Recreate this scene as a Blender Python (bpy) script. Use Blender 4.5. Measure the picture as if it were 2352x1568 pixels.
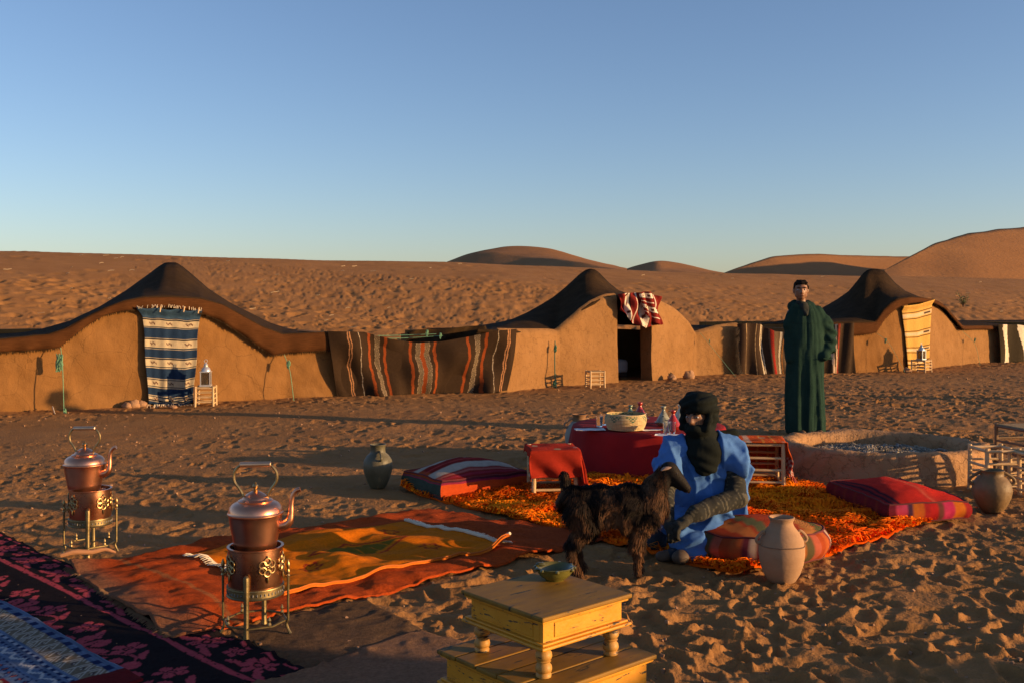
import bpy, bmesh, math, random
import numpy as np
from mathutils import Vector, Matrix, Quaternion
random.seed(7)
R = math.radians
sc = bpy.context.scene
COL = sc.collection
for o in list(bpy.data.objects): bpy.data.objects.remove(o)

# ------------------------------------------------------------------ camera
cam_d = bpy.data.cameras.new('camera'); cam = bpy.data.objects.new('camera', cam_d); COL.objects.link(cam)
cam_d.sensor_width = 36; cam_d.lens = 35; cam_d.shift_y = -0.0374
cam_d.clip_start = .05; cam_d.clip_end = 5000
CAMH = 1.5
cam.location = (0, 0, CAMH); cam.rotation_euler = (R(90), 0, 0)
sc.camera = cam
# ------------------------------------------------------------------ sky and sun
SUN_T = 3.47                                  # shadows run (-SUN_T, 1) over the ground
SUN_EL = R(8.4)
sx, sy = SUN_T/math.hypot(SUN_T, 1), -1/math.hypot(SUN_T, 1)      # towards the sun, in plan
w = bpy.data.worlds.new('World'); sc.world = w; w.use_nodes = True
nt = w.node_tree; nt.nodes.clear()
sky = nt.nodes.new('ShaderNodeTexSky'); sky.sky_type = 'NISHITA'; sky.sun_disc = False
sky.sun_elevation = SUN_EL; sky.sun_rotation = math.atan2(sx, sy)
sky.altitude = 700; sky.air_density = 1.0; sky.dust_density = 1.1; sky.ozone_density = 2.6
bg = nt.nodes.new('ShaderNodeBackground'); bg.inputs[1].default_value = 0.12
wo = nt.nodes.new('ShaderNodeOutputWorld')
tint = nt.nodes.new('ShaderNodeMix'); tint.data_type = 'RGBA'; tint.blend_type = 'MULTIPLY'; tint.inputs[0].default_value = 1; tint.inputs[7].default_value = (1.10, .98, 1.03, 1)
nt.links.new(sky.outputs[0], tint.inputs[6]); nt.links.new(tint.outputs[2], bg.inputs[0]); nt.links.new(bg.outputs[0], wo.inputs[0])
sl = bpy.data.lights.new('sun', 'SUN'); so = bpy.data.objects.new('sun', sl); COL.objects.link(so)
sl.energy = 5.0; sl.angle = R(.53); sl.color = (1, .61, .27)
sd = Vector((sx*math.cos(SUN_EL), sy*math.cos(SUN_EL), math.sin(SUN_EL)))
so.rotation_euler = sd.to_track_quat('Z', 'Y').to_euler(); so.location = sd*60
sc.view_settings.view_transform = 'Standard'; sc.view_settings.look = 'None'
sc.view_settings.gamma = 1; sc.view_settings.exposure = 0.72; sc.view_settings.use_curve_mapping = False
sc.render.engine = 'CYCLES'
sc.cycles.max_bounces = 6

# ------------------------------------------------------------------ pixel helpers (photo at 2352 wide)
F = 2286.0; CX = 1176.0; HV = 696.0
def G(u, v, z=0.0):
    Y = (CAMH-z)*F/(v-HV); return Vector(((u-CX)/F*Y, Y, z))
def W(u, v, Y): return Vector(((u-CX)/F*Y, Y, CAMH-(v-HV)/F*Y))
def lerp(a, b, t): return a+(b-a)*t
def interp(x, pts): return float(np.interp(x, [p[0] for p in pts], [p[1] for p in pts]))
def resample(pts, n):
    P = [Vector(p) for p in pts]; L = [0]
    for a, b in zip(P, P[1:]): L.append(L[-1]+(b-a).length)
    out = []
    for i in range(n):
        s = L[-1]*i/(n-1); k = max(j for j in range(len(L)-1) if L[j] <= s+1e-9)
        d = L[k+1]-L[k]; out.append(P[k].lerp(P[k+1], (s-L[k])/d if d else 0))
    return out
def catmull(pts, n):
    P = [Vector(p) for p in pts]; P = [2*P[0]-P[1]]+P+[2*P[-1]-P[-2]]; out = []
    m = len(P)-3
    for i in range(n):
        t = i/(n-1)*m; k = min(int(t), m-1); t -= k
        a, b, c, d = P[k:k+4]
        out.append(.5*((2*b)+(c-a)*t+(2*a-5*b+4*c-d)*t*t+(3*b-a-3*c+d)*t**3))
    return out
# ------------------------------------------------------------------ numpy noise
_rs = np.random.RandomState(11); _T = _rs.rand(256, 256)
def vnoise(x, y):
    x = np.asarray(x, float); y = np.asarray(y, float)
    xi = np.floor(x).astype(int); yi = np.floor(y).astype(int); fx = x-xi; fy = y-yi
    fx = fx*fx*(3-2*fx); fy = fy*fy*(3-2*fy)
    a = _T[xi % 256, yi % 256]; b = _T[(xi+1) % 256, yi % 256]; c = _T[xi % 256, (yi+1) % 256]; d = _T[(xi+1) % 256, (yi+1) % 256]
    return (a*(1-fx)+b*fx)*(1-fy)+(c*(1-fx)+d*fx)*fy
def fbm(x, y, o=4, g=.5, l=2.03):
    s = 0; a = 1; t = 0
    for i in range(o):
        s = s+a*(vnoise(x+17.3*i, y-9.1*i)-.5); t += a; a *= g; x = x*l; y = y*l
    return s/t*2
def sstep(a, b, x):
    t = np.clip((x-a)/(b-a), 0, 1); return t*t*(3-2*t)

# ------------------------------------------------------------------ materials
def node(nt, t, **kw):
    n = nt.nodes.new(t)
    for k, v in kw.items(): setattr(n, k, v)
    return n
def M(name, c=(.5, .5, .5), c2=None, nscale=3, rough=.8, metal=0, bump=None, bump2=None, attr=False, var=.25, spec=None, wave=None, sheen=0, stretch=None, vr=0, speck=None, crack=None, wear=None):
    m = bpy.data.materials.new(name); m.use_nodes = True; nt = m.node_tree
    b = nt.nodes['Principled BSDF']; L = nt.links.new
    b.inputs['Roughness'].default_value = rough; b.inputs['Metallic'].default_value = metal
    if spec is not None: b.inputs['Specular IOR Level'].default_value = spec
    if sheen: b.inputs['Sheen Weight'].default_value = sheen
    tc = node(nt, 'ShaderNodeTexCoord'); mp = node(nt, 'ShaderNodeMapping'); L(tc.outputs['Object'], mp.inputs[0])
    if stretch: mp.inputs['Scale'].default_value = stretch
    vec = mp.outputs[0]
    nz = node(nt, 'ShaderNodeTexNoise'); nz.inputs['Scale'].default_value = nscale; nz.inputs['Detail'].default_value = 8; nz.inputs['Roughness'].default_value = .62
    L(vec, nz.inputs[0])
    rp = node(nt, 'ShaderNodeMapRange'); rp.inputs[1].default_value = .3; rp.inputs[2].default_value = .7; L(nz.outputs[0], rp.inputs[0])
    mx = node(nt, 'ShaderNodeMix', data_type='RGBA')
    L(rp.outputs[0], mx.inputs[0])
    if attr:
        ca = node(nt, 'ShaderNodeVertexColor'); ca.layer_name = 'Col'
        hs = node(nt, 'ShaderNodeHueSaturation'); hs.inputs['Value'].default_value = 1-var*1.3; L(ca.outputs[0], hs.inputs['Color'])
        L(hs.outputs[0], mx.inputs[6]); L(ca.outputs[0], mx.inputs[7])
    else:
        if c2 is None: c2 = tuple(min(1, x*(1+var)) for x in c); c = tuple(x*(1-var) for x in c)
        mx.inputs[6].default_value = (*c, 1); mx.inputs[7].default_value = (*c2, 1)
    col = mx.outputs[2]
    if wear:                      # (scale, threshold, colour, stretch): worn or chipped patches
        wm = node(nt, 'ShaderNodeMapping'); wm.inputs['Scale'].default_value = wear[3]; L(tc.outputs['Object'], wm.inputs[0])
        wn = node(nt, 'ShaderNodeTexNoise'); wn.inputs['Scale'].default_value = wear[0]; wn.inputs['Detail'].default_value = 6; wn.inputs['Roughness'].default_value = .7; L(wm.outputs[0], wn.inputs[0])
        wr = node(nt, 'ShaderNodeMapRange'); wr.inputs[1].default_value = wear[1]; wr.inputs[2].default_value = wear[1]+.03; L(wn.outputs[0], wr.inputs[0])
        w2 = node(nt, 'ShaderNodeMix', data_type='RGBA'); L(wr.outputs[0], w2.inputs[0]); L(col, w2.inputs[6]); w2.inputs[7].default_value = (*wear[2], 1); col = w2.outputs[2]
    if speck:
        vo = node(nt, 'ShaderNodeTexNoise'); vo.inputs['Scale'].default_value = speck[0]; vo.inputs['Detail'].default_value = 3; L(vec, vo.inputs[0])
        sr = node(nt, 'ShaderNodeMapRange'); sr.inputs[1].default_value = speck[1]; sr.inputs[2].default_value = speck[1]+.08; L(vo.outputs[0], sr.inputs[0])
        m2 = node(nt, 'ShaderNodeMix', data_type='RGBA'); L(sr.outputs[0], m2.inputs[0]); L(col, m2.inputs[6]); m2.inputs[7].default_value = (*speck[2], 1); col = m2.outputs[2]
    hgt = None
    if crack:
        cn = node(nt, 'ShaderNodeTexNoise'); cn.inputs['Scale'].default_value = crack[0]*1.2; cn.inputs['Detail'].default_value = 4; L(vec, cn.inputs[0])
        cmx = node(nt, 'ShaderNodeMix', data_type='VECTOR'); cmx.inputs[0].default_value = .22; L(vec, cmx.inputs[4]); L(cn.outputs['Color'], cmx.inputs[5])
        cv = node(nt, 'ShaderNodeTexVoronoi', feature='DISTANCE_TO_EDGE'); cv.inputs['Scale'].default_value = crack[0]; L(cmx.outputs[1], cv.inputs[0])
        cr = node(nt, 'ShaderNodeMapRange'); cr.inputs[1].default_value = 0; cr.inputs[2].default_value = crack[1]; L(cv.outputs[0], cr.inputs[0])
        bb = node(nt, 'ShaderNodeBump'); bb.inputs['Strength'].default_value = crack[2]; bb.inputs['Distance'].default_value = .02; L(cr.outputs[0], bb.inputs['Height']); hgt = bb.outputs[0]
        m3 = node(nt, 'ShaderNodeMix', data_type='RGBA', blend_type='MULTIPLY'); m3.inputs[0].default_value = .3; L(col, m3.inputs[6]); L(cr.outputs[0], m3.inputs[7])
        col = m3.outputs[2]
    L(col, b.inputs['Base Color'])
    if vr:
        rr = node(nt, 'ShaderNodeMapRange'); rr.inputs[3].default_value = max(.02, rough-vr); rr.inputs[4].default_value = min(1, rough+vr); L(nz.outputs[0], rr.inputs[0]); L(rr.outputs[0], b.inputs['Roughness'])
    for bp in (bump, bump2):
        if not bp: continue
        n2 = node(nt, 'ShaderNodeTexNoise'); n2.inputs['Scale'].default_value = bp[0]; n2.inputs['Detail'].default_value = 5; L(vec, n2.inputs[0])
        bb = node(nt, 'ShaderNodeBump'); bb.inputs['Strength'].default_value = bp[1]; bb.inputs['Distance'].default_value = bp[2]
        L(n2.outputs[0], bb.inputs['Height'])
        if hgt: L(hgt, bb.inputs['Normal'])
        hgt = bb.outputs[0]
    if wave:
        for ax in wave[2]:
            wv = node(nt, 'ShaderNodeTexWave', bands_direction=ax); wv.inputs['Scale'].default_value = wave[0]; wv.inputs['Distortion'].default_value = 1.2; L(tc.outputs['Object'], wv.inputs[0])
            bb = node(nt, 'ShaderNodeBump'); bb.inputs['Strength'].default_value = wave[1]; bb.inputs['Distance'].default_value = .003; L(wv.outputs[0], bb.inputs['Height'])
            if hgt: L(hgt, bb.inputs['Normal'])
            hgt = bb.outputs[0]
    if hgt: L(hgt, b.inputs['Normal'])
    return m
# ------------------------------------------------------------------ mesh helpers
def mesh(name, V, Fc, mat=None, parent=None, smooth=True, col=None, loc=None, autos=None):
    me = bpy.data.meshes.new(name)
    V = np.asarray([tuple(v) for v in V] if not isinstance(V, np.ndarray) else V, dtype=np.float32)
    if isinstance(Fc, np.ndarray):
        n = len(Fc); k = Fc.shape[1]
        me.vertices.add(len(V)); me.vertices.foreach_set('co', V.ravel())
        me.loops.add(n*k); me.loops.foreach_set('vertex_index', Fc.ravel().astype(np.int32))
        me.polygons.add(n); me.polygons.foreach_set('loop_start', np.arange(0, n*k, k, dtype=np.int32))
        me.polygons.foreach_set('loop_total', np.full(n, k, dtype=np.int32)); me.update(calc_edges=True); me.validate()
    else:
        me.from_pydata(V.tolist(), [], Fc); me.update()
    if smooth:
        me.polygons.foreach_set('use_smooth', [True]*len(me.polygons))
        if autos:
            me.update(); bm = bmesh.new(); bm.from_mesh(me); a = R(autos)
            for e in bm.edges:
                if len(e.link_faces) == 2 and e.calc_face_angle(0) > a: e.smooth = False
            bm.to_mesh(me); bm.free()
    if col is not None:
        ca = me.color_attributes.new('Col', 'FLOAT_COLOR', 'POINT')
        c = np.ones((len(V), 4), np.float32); c[:, :3] = np.asarray(col, np.float32).reshape(-1, 3)[:len(V)]; ca.data.foreach_set('color', c.ravel())
    if mat: me.materials.append(mat)
    o = bpy.data.objects.new(name, me); COL.objects.link(o)
    if parent: o.parent = parent
    if loc is not None: o.location = loc
    return o
def grid_faces(nr, nc, wrap=False, off=0):
    r = np.arange(nr-1)[:, None]; c = np.arange(nc if wrap else nc-1)[None, :]
    a = r*nc+c; b = r*nc+(c+1) % nc
    return (np.stack([a, b, b+nc, a+nc], -1).reshape(-1, 4)+off)
def tag(o, label=None, cat=None, group=None, kind=None):
    if label: o['label'] = label
    if cat: o['category'] = cat
    if group: o['group'] = group
    if kind: o['kind'] = kind
    return o
def thing(name, label, cat, loc=(0, 0, 0), rz=0, group=None, s=1):
    o = bpy.data.objects.new(name, None); COL.objects.link(o); o.location = loc; o.rotation_euler = (0, 0, rz); o.scale = (s, s, s)
    o.empty_display_size = .1
    return tag(o, label, cat, group)
def copy_tree(o, parent=None):
    c = o.copy(); COL.objects.link(c); c.parent = parent
    for ch in list(o.children): copy_tree(ch, c)
    return c
class MB:
    def __init__(s): s.v = []; s.f = []; s.c = []; s.cc = None
    def add(s, V, Fc):
        k = len(s.v); s.v += [Vector(v) for v in V]; s.f += [tuple(i+k for i in f) for f in Fc]
        if s.cc is not None: s.c += [s.cc]*len(V)
        return k
    def box(s, c, d, rot=None, taper=1):
        x, y, z = d[0]/2, d[1]/2, d[2]/2; c = Vector(c)
        V = [Vector((i*x*(taper if k > 0 else 1), j*y*(taper if k > 0 else 1), k*z)) for k in (-1, 1) for j in (-1, 1) for i in (-1, 1)]
        if rot is not None: V = [rot @ v for v in V]
        s.add([v+c for v in V], [(0, 2, 3, 1), (4, 5, 7, 6), (0, 1, 5, 4), (2, 6, 7, 3), (0, 4, 6, 2), (1, 3, 7, 5)]); return s
    def tube(s, pts, r, n=8, cap=True, flat=None):
        pts = [Vector(p) for p in pts]; m = len(pts)
        if not hasattr(r, '__len__'): r = [r]*m
        elif len(r) != m: r = [float(np.interp(i/(m-1), np.linspace(0, 1, len(r)), r)) for i in range(m)]
        V = []; up = None
        for i, p in enumerate(pts):
            t = (pts[min(i+1, m-1)]-pts[max(i-1, 0)]).normalized()
            if up is None: up = Vector((0, 0, 1)) if abs(t.z) < .9 else Vector((1, 0, 0))
            a = (up-t*up.dot(t)).normalized(); up = a; b = t.cross(a)
            for k in range(n):
                g = 2*math.pi*k/n; V.append(p+(a*math.cos(g)*(flat or 1)+b*math.sin(g))*r[i])
        Fc = [tuple(x) for x in grid_faces(m, n, True).tolist()]
        if cap: Fc += [tuple(range(n))[::-1], tuple(range((m-1)*n, m*n))]
        s.add(V, Fc); return s
    def lathe(s, prof, c=(0, 0, 0), n=32, rot=None, sx=1, sy=1):
        c = Vector(c); V = []
        for r, z in prof:
            for k in range(n):
                g = 2*math.pi*k/n; p = Vector((r*math.cos(g)*sx, r*math.sin(g)*sy, z))
                V.append((rot @ p if rot is not None else p)+c)
        Fc = [tuple(x) for x in grid_faces(len(prof), n, True).tolist()]
        if prof[0][0] > 1e-4: Fc.append(tuple(range(n))[::-1])
        if prof[-1][0] > 1e-4 : Fc.append(tuple(range((len(prof)-1)*n, len(prof)*n)))
        s.add(V, Fc); return s
    def ball(s, c, r, n=10, rot=None):
        if not hasattr(r, '__len__'): r = (r, r, r)
        V = []; c = Vector(c)
        for i in range(1, n):
            ph = math.pi*i/n
            for k in range(2*n):
                g = math.pi*k/n; p = Vector((r[0]*math.sin(ph)*math.cos(g), r[1]*math.sin(ph)*math.sin(g), -r[2]*math.cos(ph))); V.append((rot @ p if rot is not None else p)+c)
        Fc = [tuple(x) for x in grid_faces(n-1, 2*n, True).tolist()]
        Fc += [tuple(range(2*n))[::-1], tuple(range((n-2)*2*n, (n-1)*2*n))]
        s.add(V, Fc); return s
    def build(s, name, mat, parent=None, smooth=True, autos=35, loc=None):
        return mesh(name, s.v, s.f, mat, parent, smooth, s.c if s.cc is not None else None, loc, autos)
def evaluated(o):
    dg = bpy.context.evaluated_depsgraph_get(); e = o.evaluated_get(dg); me = bpy.data.meshes.new_from_object(e); return me
def blob(shapes, voxel=.01, smooth=6, fac=.5):
    """union of tapered capsules / ellipsoids grown into one skin; returns (verts, faces) arrays"""
    mb = MB()
    for sh in shapes:
        if sh[0] == 'c':                 # ('c', p0, r0, p1, r1)
            _, a, ra, b, rb = sh; a = Vector(a); b = Vector(b); n = max(3, int((b-a).length/(min(ra, rb)*.35))+1)
            for i in range(n): t = i/(n-1); mb.ball(a.lerp(b, t), lerp(ra, rb, t), 7)
        else: mb.ball(sh[1], sh[2], 10, sh[3] if len(sh) > 3 else None)
    o = mb.build('tmp', None, None, False)
    md = o.modifiers.new('r', 'REMESH'); md.mode = 'VOXEL'; md.voxel_size = voxel
    ms = o.modifiers.new('s', 'SMOOTH'); ms.iterations = smooth; ms.factor = fac
    me = evaluated(o)
    V = np.empty(len(me.vertices)*3, np.float32); me.vertices.foreach_get('co', V); V = V.reshape(-1, 3)
    N = np.empty(len(me.vertices)*3, np.float32); me.vertices.foreach_get('normal', N); N = N.reshape(-1, 3)
    Fq = [tuple(p.vertices) for p in me.polygons]
    bpy.data.objects.remove(o); bpy.data.meshes.remove(me)
    return V.copy(), N.copy(), Fq
# ================================================================== LAND
# tent row: plan line through A0 with direction TD; wd = metres behind it
A0 = Vector((-7.0, 13.9)); TD = Vector((.868, .496)); TN = Vector((-.496, .868))
WALLB = [(-160, 955), (0, 945), (140, 939), (330, 931), (448, 925), (560, 919), (660, 914), (770, 910), (1165, 896), (1285, 885), (1420, 878), (1500, 873), (1600, 863), (1680, 860), (1950, 855), (2080, 850), (2200, 838), (2275, 832), (2352, 828), (2560, 820)]
def wallY(u): return 1.5*F/(interp(u, WALLB)-HV)
SKY = [(-900, 560), (-200, 574), (0, 577), (80, 577), (300, 585), (530, 593), (800, 599), (1050, 603), (1300, 613), (1500, 623), (1700, 629), (1950, 633), (2352, 641), (3200, 655)]
WC = 18.5
_us = np.linspace(-900, 3200, 60); _ss = []; _zc = []
for _u in _us:
    k = (_u-CX)/F
    # w = (kY-A0x)*TNx + (Y-A0y)*TNy = WC
    Yc = (WC+A0.x*TN.x+A0.y*TN.y)/(k*TN.x+TN.y)
    _ss.append((k*Yc-A0.x)*TD.x+(Yc-A0.y)*TD.y); _zc.append(CAMH+Yc*(HV-interp(_u, SKY))/F)
_ss = np.array(_ss); _zc = np.array(_zc)
# raster of trampled sand
RX0, RX1, RY0, RY1, RS = -12.0, 15.0, 2.0, 34.0, .0145
_nx = int((RX1-RX0)/RS); _ny = int((RY1-RY0)/RS)
_xx = RX0+np.arange(_nx)*RS; _yy = RY0+np.arange(_ny)*RS
_H = np.zeros((_nx, _ny), np.float32)
_rr = np.random.RandomState(5)
def stamp(x, y, L_, Wd, a, d, rim):
    rad = L_*1.7; i0 = int((x-rad-RX0)/RS); i1 = int((x+rad-RX0)/RS); j0 = int((y-rad-RY0)/RS); j1 = int((y+rad-RY0)/RS)
    if i0 < 0 or j0 < 0 or i1 >= _nx or j1 >= _ny: return
    X, Y = np.meshgrid(_xx[i0:i1]-x, _yy[j0:j1]-y, indexing='ij')
    c, s = math.cos(a), math.sin(a); p = (X*c+Y*s)/L_; q = (-X*s+Y*c)/Wd*(1+.25*p)
    r = np.sqrt(p*p+q*q)
    wv_ = 1-sstep(.8, 1.15, r); old = _H[i0:i1, j0:j1]; lev = float(old.mean())*.5
    new = old*(1-wv_)+(lev-d*np.clip(1-r**2.4, 0, 1)**.55)*wv_+rim*np.exp(-((r-1.22)/.24)**2)*(1+.5*p)
    _H[i0:i1, j0:j1] = np.clip(new, -.06, .030)
_cnt = 0
while _cnt < 15000:
    x = _rr.uniform(RX0, RX1); y = RY0+(RY1-RY0)*_rr.rand()**1.0; 
    dens = .25+1.5*float(vnoise(x*.35+3, y*.5))**1.4
    _cnt += 1
    if _rr.rand() > dens: continue
    a = _rr.uniform(0, math.pi)
    k = _rr.uniform(.5, 1.1)
    stamp(x, y, .135*k, .058*k, a, _rr.uniform(.012, .038), _rr.uniform(.006, .015))
for _ in range(2300):                      # deeper, larger prints in the churned sand near the viewer
    y = _rr.uniform(2.6, 8.5); x = _rr.uniform(-.9, .9)*y
    if x < -.6 and y > 4.8 and _rr.rand() < .55: continue
    k = _rr.uniform(.38, .85); stamp(x, y, .15*k, .075*k, _rr.uniform(0, 3.14), _rr.uniform(.012, .028), _rr.uniform(.005, .011))
for _ in range(15000):
    x = _rr.uniform(RX0, RX1); y = RY0+(RY1-RY0)*_rr.rand()**1.4; k = _rr.uniform(.02, .055)
    stamp(x, y, k*1.3, k, _rr.uniform(0, 3.1), _rr.uniform(.005, .014), .004)
# a second, coarser raster: footprints on the slope behind the tents
SX0, SX1, SY0, SY1, SS = -40.0, 75.0, 16.0, 74.0, .06
_mx = int((SX1-SX0)/SS); _my = int((SY1-SY0)/SS); _S = np.zeros((_mx, _my), np.float32)
for _ in range(15000):
    Yq = _rr.uniform(19, 70); kq = _rr.uniform(-.6, .6); x = kq*Yq; wd_ = (x-A0.x)*TN.x+(Yq-A0.y)*TN.y
    if wd_ < 4 or wd_ > WC: continue
    dn = (1-sstep(WC*.55, WC*.85, wd_))*(.2+1.3*float(vnoise(x*.16+3, Yq*.16))**1.5)+.03
    if _rr.rand() > dn: continue
    k = _rr.uniform(.8, 1.3); L_, Wd = .20*k, .12*k; a = _rr.uniform(-.9, .9); rad = L_*1.8
    i0 = int((x-rad-SX0)/SS); i1 = int((x+rad-SX0)/SS)+1; j0 = int((Yq-rad-SY0)/SS); j1 = int((Yq+rad-SY0)/SS)+1
    if i0 < 0 or j0 < 0 or i1 >= _mx or j1 >= _my: continue
    X, Y = np.meshgrid(SX0+np.arange(i0, i1)*SS-x, SY0+np.arange(j0, j1)*SS-Yq, indexing='ij'); c, s = math.cos(a), math.sin(a); p = (X*c+Y*s)/L_; q = (-X*s+Y*c)/Wd; r = np.sqrt(p*p+q*q)
    d = _rr.uniform(.018, .046); _S[i0:i1, j0:j1] += (-d*np.clip(1-r**2, 0, 1)+d*.18*np.exp(-((r-1.25)/.35)**2)).astype(np.float32)
def rasterS(x, y):
    fx = np.clip((x-SX0)/SS, 0, _mx-2); fy = np.clip((y-SY0)/SS, 0, _my-2); i = fx.astype(int); j = fy.astype(int); fx = fx-i; fy = fy-j
    return (_S[i, j]*(1-fx)+_S[i+1, j]*fx)*(1-fy)+(_S[i, j+1]*(1-fx)+_S[i+1, j+1]*fx)*fy
def raster(x, y):
    fx = np.clip((x-RX0)/RS, 0, _nx-2); fy = np.clip((y-RY0)/RS, 0, _ny-2); i = fx.astype(int); j = fy.astype(int); fx = fx-i; fy = fy-j
    return (_H[i, j]*(1-fx)+_H[i+1, j]*fx)*(1-fy)+(_H[i, j+1]*(1-fx)+_H[i+1, j+1]*fx)*fy
def flatness(x, y):
    """0 where rugs lie: the sand is calmer beneath them"""
    k = np.ones_like(x)
    for (a, b, c, d) in CALM:
        inn = np.ones_like(x)*9
        P = [a, b, c, d]
        ar = sum(P[i][0]*P[(i+1) % 4][1]-P[(i+1) % 4][0]*P[i][1] for i in range(4))
        for i in range(4):
            p, q = P[i], P[(i+1) % 4]; L_ = math.hypot(q[0]-p[0], q[1]-p[1])
            s = ((q[0]-p[0])*(y-p[1])-(q[1]-p[1])*(x-p[0]))/L_*(1 if ar > 0 else -1); inn = np.minimum(inn, s)
        k = np.minimum(k, 1-sstep(-.12, .1, inn))
    return k
def base_h(x, y):
    """the large forms of the ground"""
    x = np.asarray(x, float); y = np.asarray(y, float)
    s = (x-A0.x)*TD.x+(y-A0.y)*TD.y; wd = (x-A0.x)*TN.x+(y-A0.y)*TN.y
    zc = np.interp(s, _ss, _zc)
    t = np.clip((wd-3.6)/(WC-3.6), 0, 1); rise = zc*(t*.70+.30*np.sin(t*math.pi/2))*sstep(-.05, .10, t)
    over = np.clip(wd-WC, 0, None); z = np.where(wd > WC, zc-over*over*.002/(1+over*.004), rise)
    z = np.maximum(z, np.where(wd > WC, -2.0, -9))
    z = z+.035*fbm(x*.35, y*.35, 2)*sstep(6, 9, y)
    z = z+.16*fbm(x*.12+5, y*.12, 3)*sstep(5, 9, wd)*(1-sstep(WC-7, WC-2, wd))
    return z
def ground_h(x, y, amt=1.0, fl=True):
    x = np.asarray(x, float); y = np.asarray(y, float)
    wd = (x-A0.x)*TN.x+(y-A0.y)*TN.y
    z = base_h(x, y)
    k = flatness(x, y) if fl else np.ones_like(x)
    tr = .45+.75*vnoise(x*.22+8, y*.45+2)                            # trodden smooth in places
    path = np.exp(-((wd+2.6)/1.1)**2)*.55                              # swept path before the tents
    k2 = (.12+.88*k)*np.clip(tr-path, .12, 1.2)*(1-.52*(1-sstep(-1.5, 1.2, x))*sstep(4.6, 5.6, y)*(1-sstep(11, 13, y)))
    inr = ((x > RX0+1) & (x < RX1-1) & (y < RY1-1.5))
    z = z+np.where(inr, raster(x, y), 0)*k2*amt*(1-sstep(4, 9, wd)*.2)
    z = z+(.024*fbm(x*3.1, y*3.1, 3)+.011*fbm(x*11, y*11, 3))*k2*amt*(1-.85*sstep(3, 7, wd))
    # footprints and ripples on the slope behind
    sl = sstep(4.5, 8, wd)*(1-sstep(WC-9, WC-3, wd)*.85)
    z = z+sstep(3.6, 5, wd)*rasterS(x, y)+sl*.010*fbm(x*2.6, y*2.6+9, 3)
    return z
ORUG = [(-2.49, 5.60), (-1.51, 4.44), (.66, 6.32), (-.62, 7.22)]
SHAG = [(-.90, 7.92), (1.25, 5.45), (3.27, 7.10), (1.10, 9.5)]
CALM = [ORUG, SHAG, [(-1.32, 4.60), (-.86, 4.08), (-.28, 4.42), (-.72, 5.0)], [(-1.15, 3.70), (-.40, 4.58), (.62, 3.66), (-.1, 2.8)], [(-5.2, 8.2), (-.85, 4.06), (-2.6, 2.2), (-7.0, 6.0)], [(3.25-1.0, 8.0), (3.25+1.0, 8.0), (3.25+1.0, 9.8), (3.25-1.0, 9.8)]]
M_sand = M('desert_sand', (.235, .110, .037), (.31, .155, .056), nscale=1.1, rough=.95, spec=.1, bump=(45, .55, .02), bump2=(260, .5, .004), speck=(60, .68, (.13, .055, .022)))
def land(name, ys, ucols, hfun, m=M_sand):
    Y = np.array(ys)[:, None]; K = ((np.array(ucols)-CX)/F)[None, :]
    X = (K*Y); YY = np.broadcast_to(Y, X.shape)
    Z = hfun(X, YY); V = np.stack([X, YY, Z], -1).reshape(-1, 3)
    return mesh(name, V, grid_faces(X.shape[0], X.shape[1]), m)
ys = [1.9]
while ys[-1] < 11.5: ys.append(ys[-1]*1.0039)
while ys[-1] < 26: ys.append(ys[-1]+.052)
while ys[-1] < 75: ys.append(ys[-1]+.15)
while ys[-1] < 1500: ys.append(ys[-1]*1.06)
uc = np.concatenate([np.linspace(-2600, -130, 90)[:-1], np.linspace(-130, 2480, 900), np.linspace(2480, 5600, 110)[1:]])
ground = land('ground', ys, uc, ground_h); tag(ground, kind='structure')
# the ground goes on behind the viewer as a calm sheet
back = []
gx = np.linspace(-120, 120, 61); gy = np.linspace(-120, 1.9, 40)
XX, YB = np.meshgrid(gx, gy); ZB = 0*XX-.02*0 + base_h(XX, YB)*0 - .03
mesh('ground', np.stack([XX, YB, ZB], -1).reshape(-1, 3), grid_faces(40, 61), M_sand)['kind'] = 'structure'

# ---- far dunes, each lofted over crest, brink and foot lines (u, v, distance)
M_dune = M('dune_sand', (.25, .115, .040), (.31, .148, .054), nscale=.05, rough=.95, spec=.1, bump=(1.2, .5, .25), bump2=(6, .3, .05))
def dune(rows, n=90):
    L3 = [[W(*p) for p in row] for row in rows]; L3 = [np.array([tuple(p) for p in catmull(r, n)]) for r in L3]; per = []
    for a_, b_ in zip(L3, L3[1:]):
        for t in np.linspace(0, 1, 14)[:-1]: per.append(a_*(1-t)+b_*t)
    per.append(L3[-1]); V = np.array(per); m_ = len(per)
    k = np.sin(np.linspace(0, 1, m_)*math.pi)[:, None]
    V = V.copy(); V[..., 2] += .35*fbm(V[..., 0]*.06, V[..., 1]*.06, 3)*k
    o = mesh('dune', V.reshape(-1, 3), grid_faces(m_, n), M_dune); tag(o, kind='structure'); return o
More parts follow.
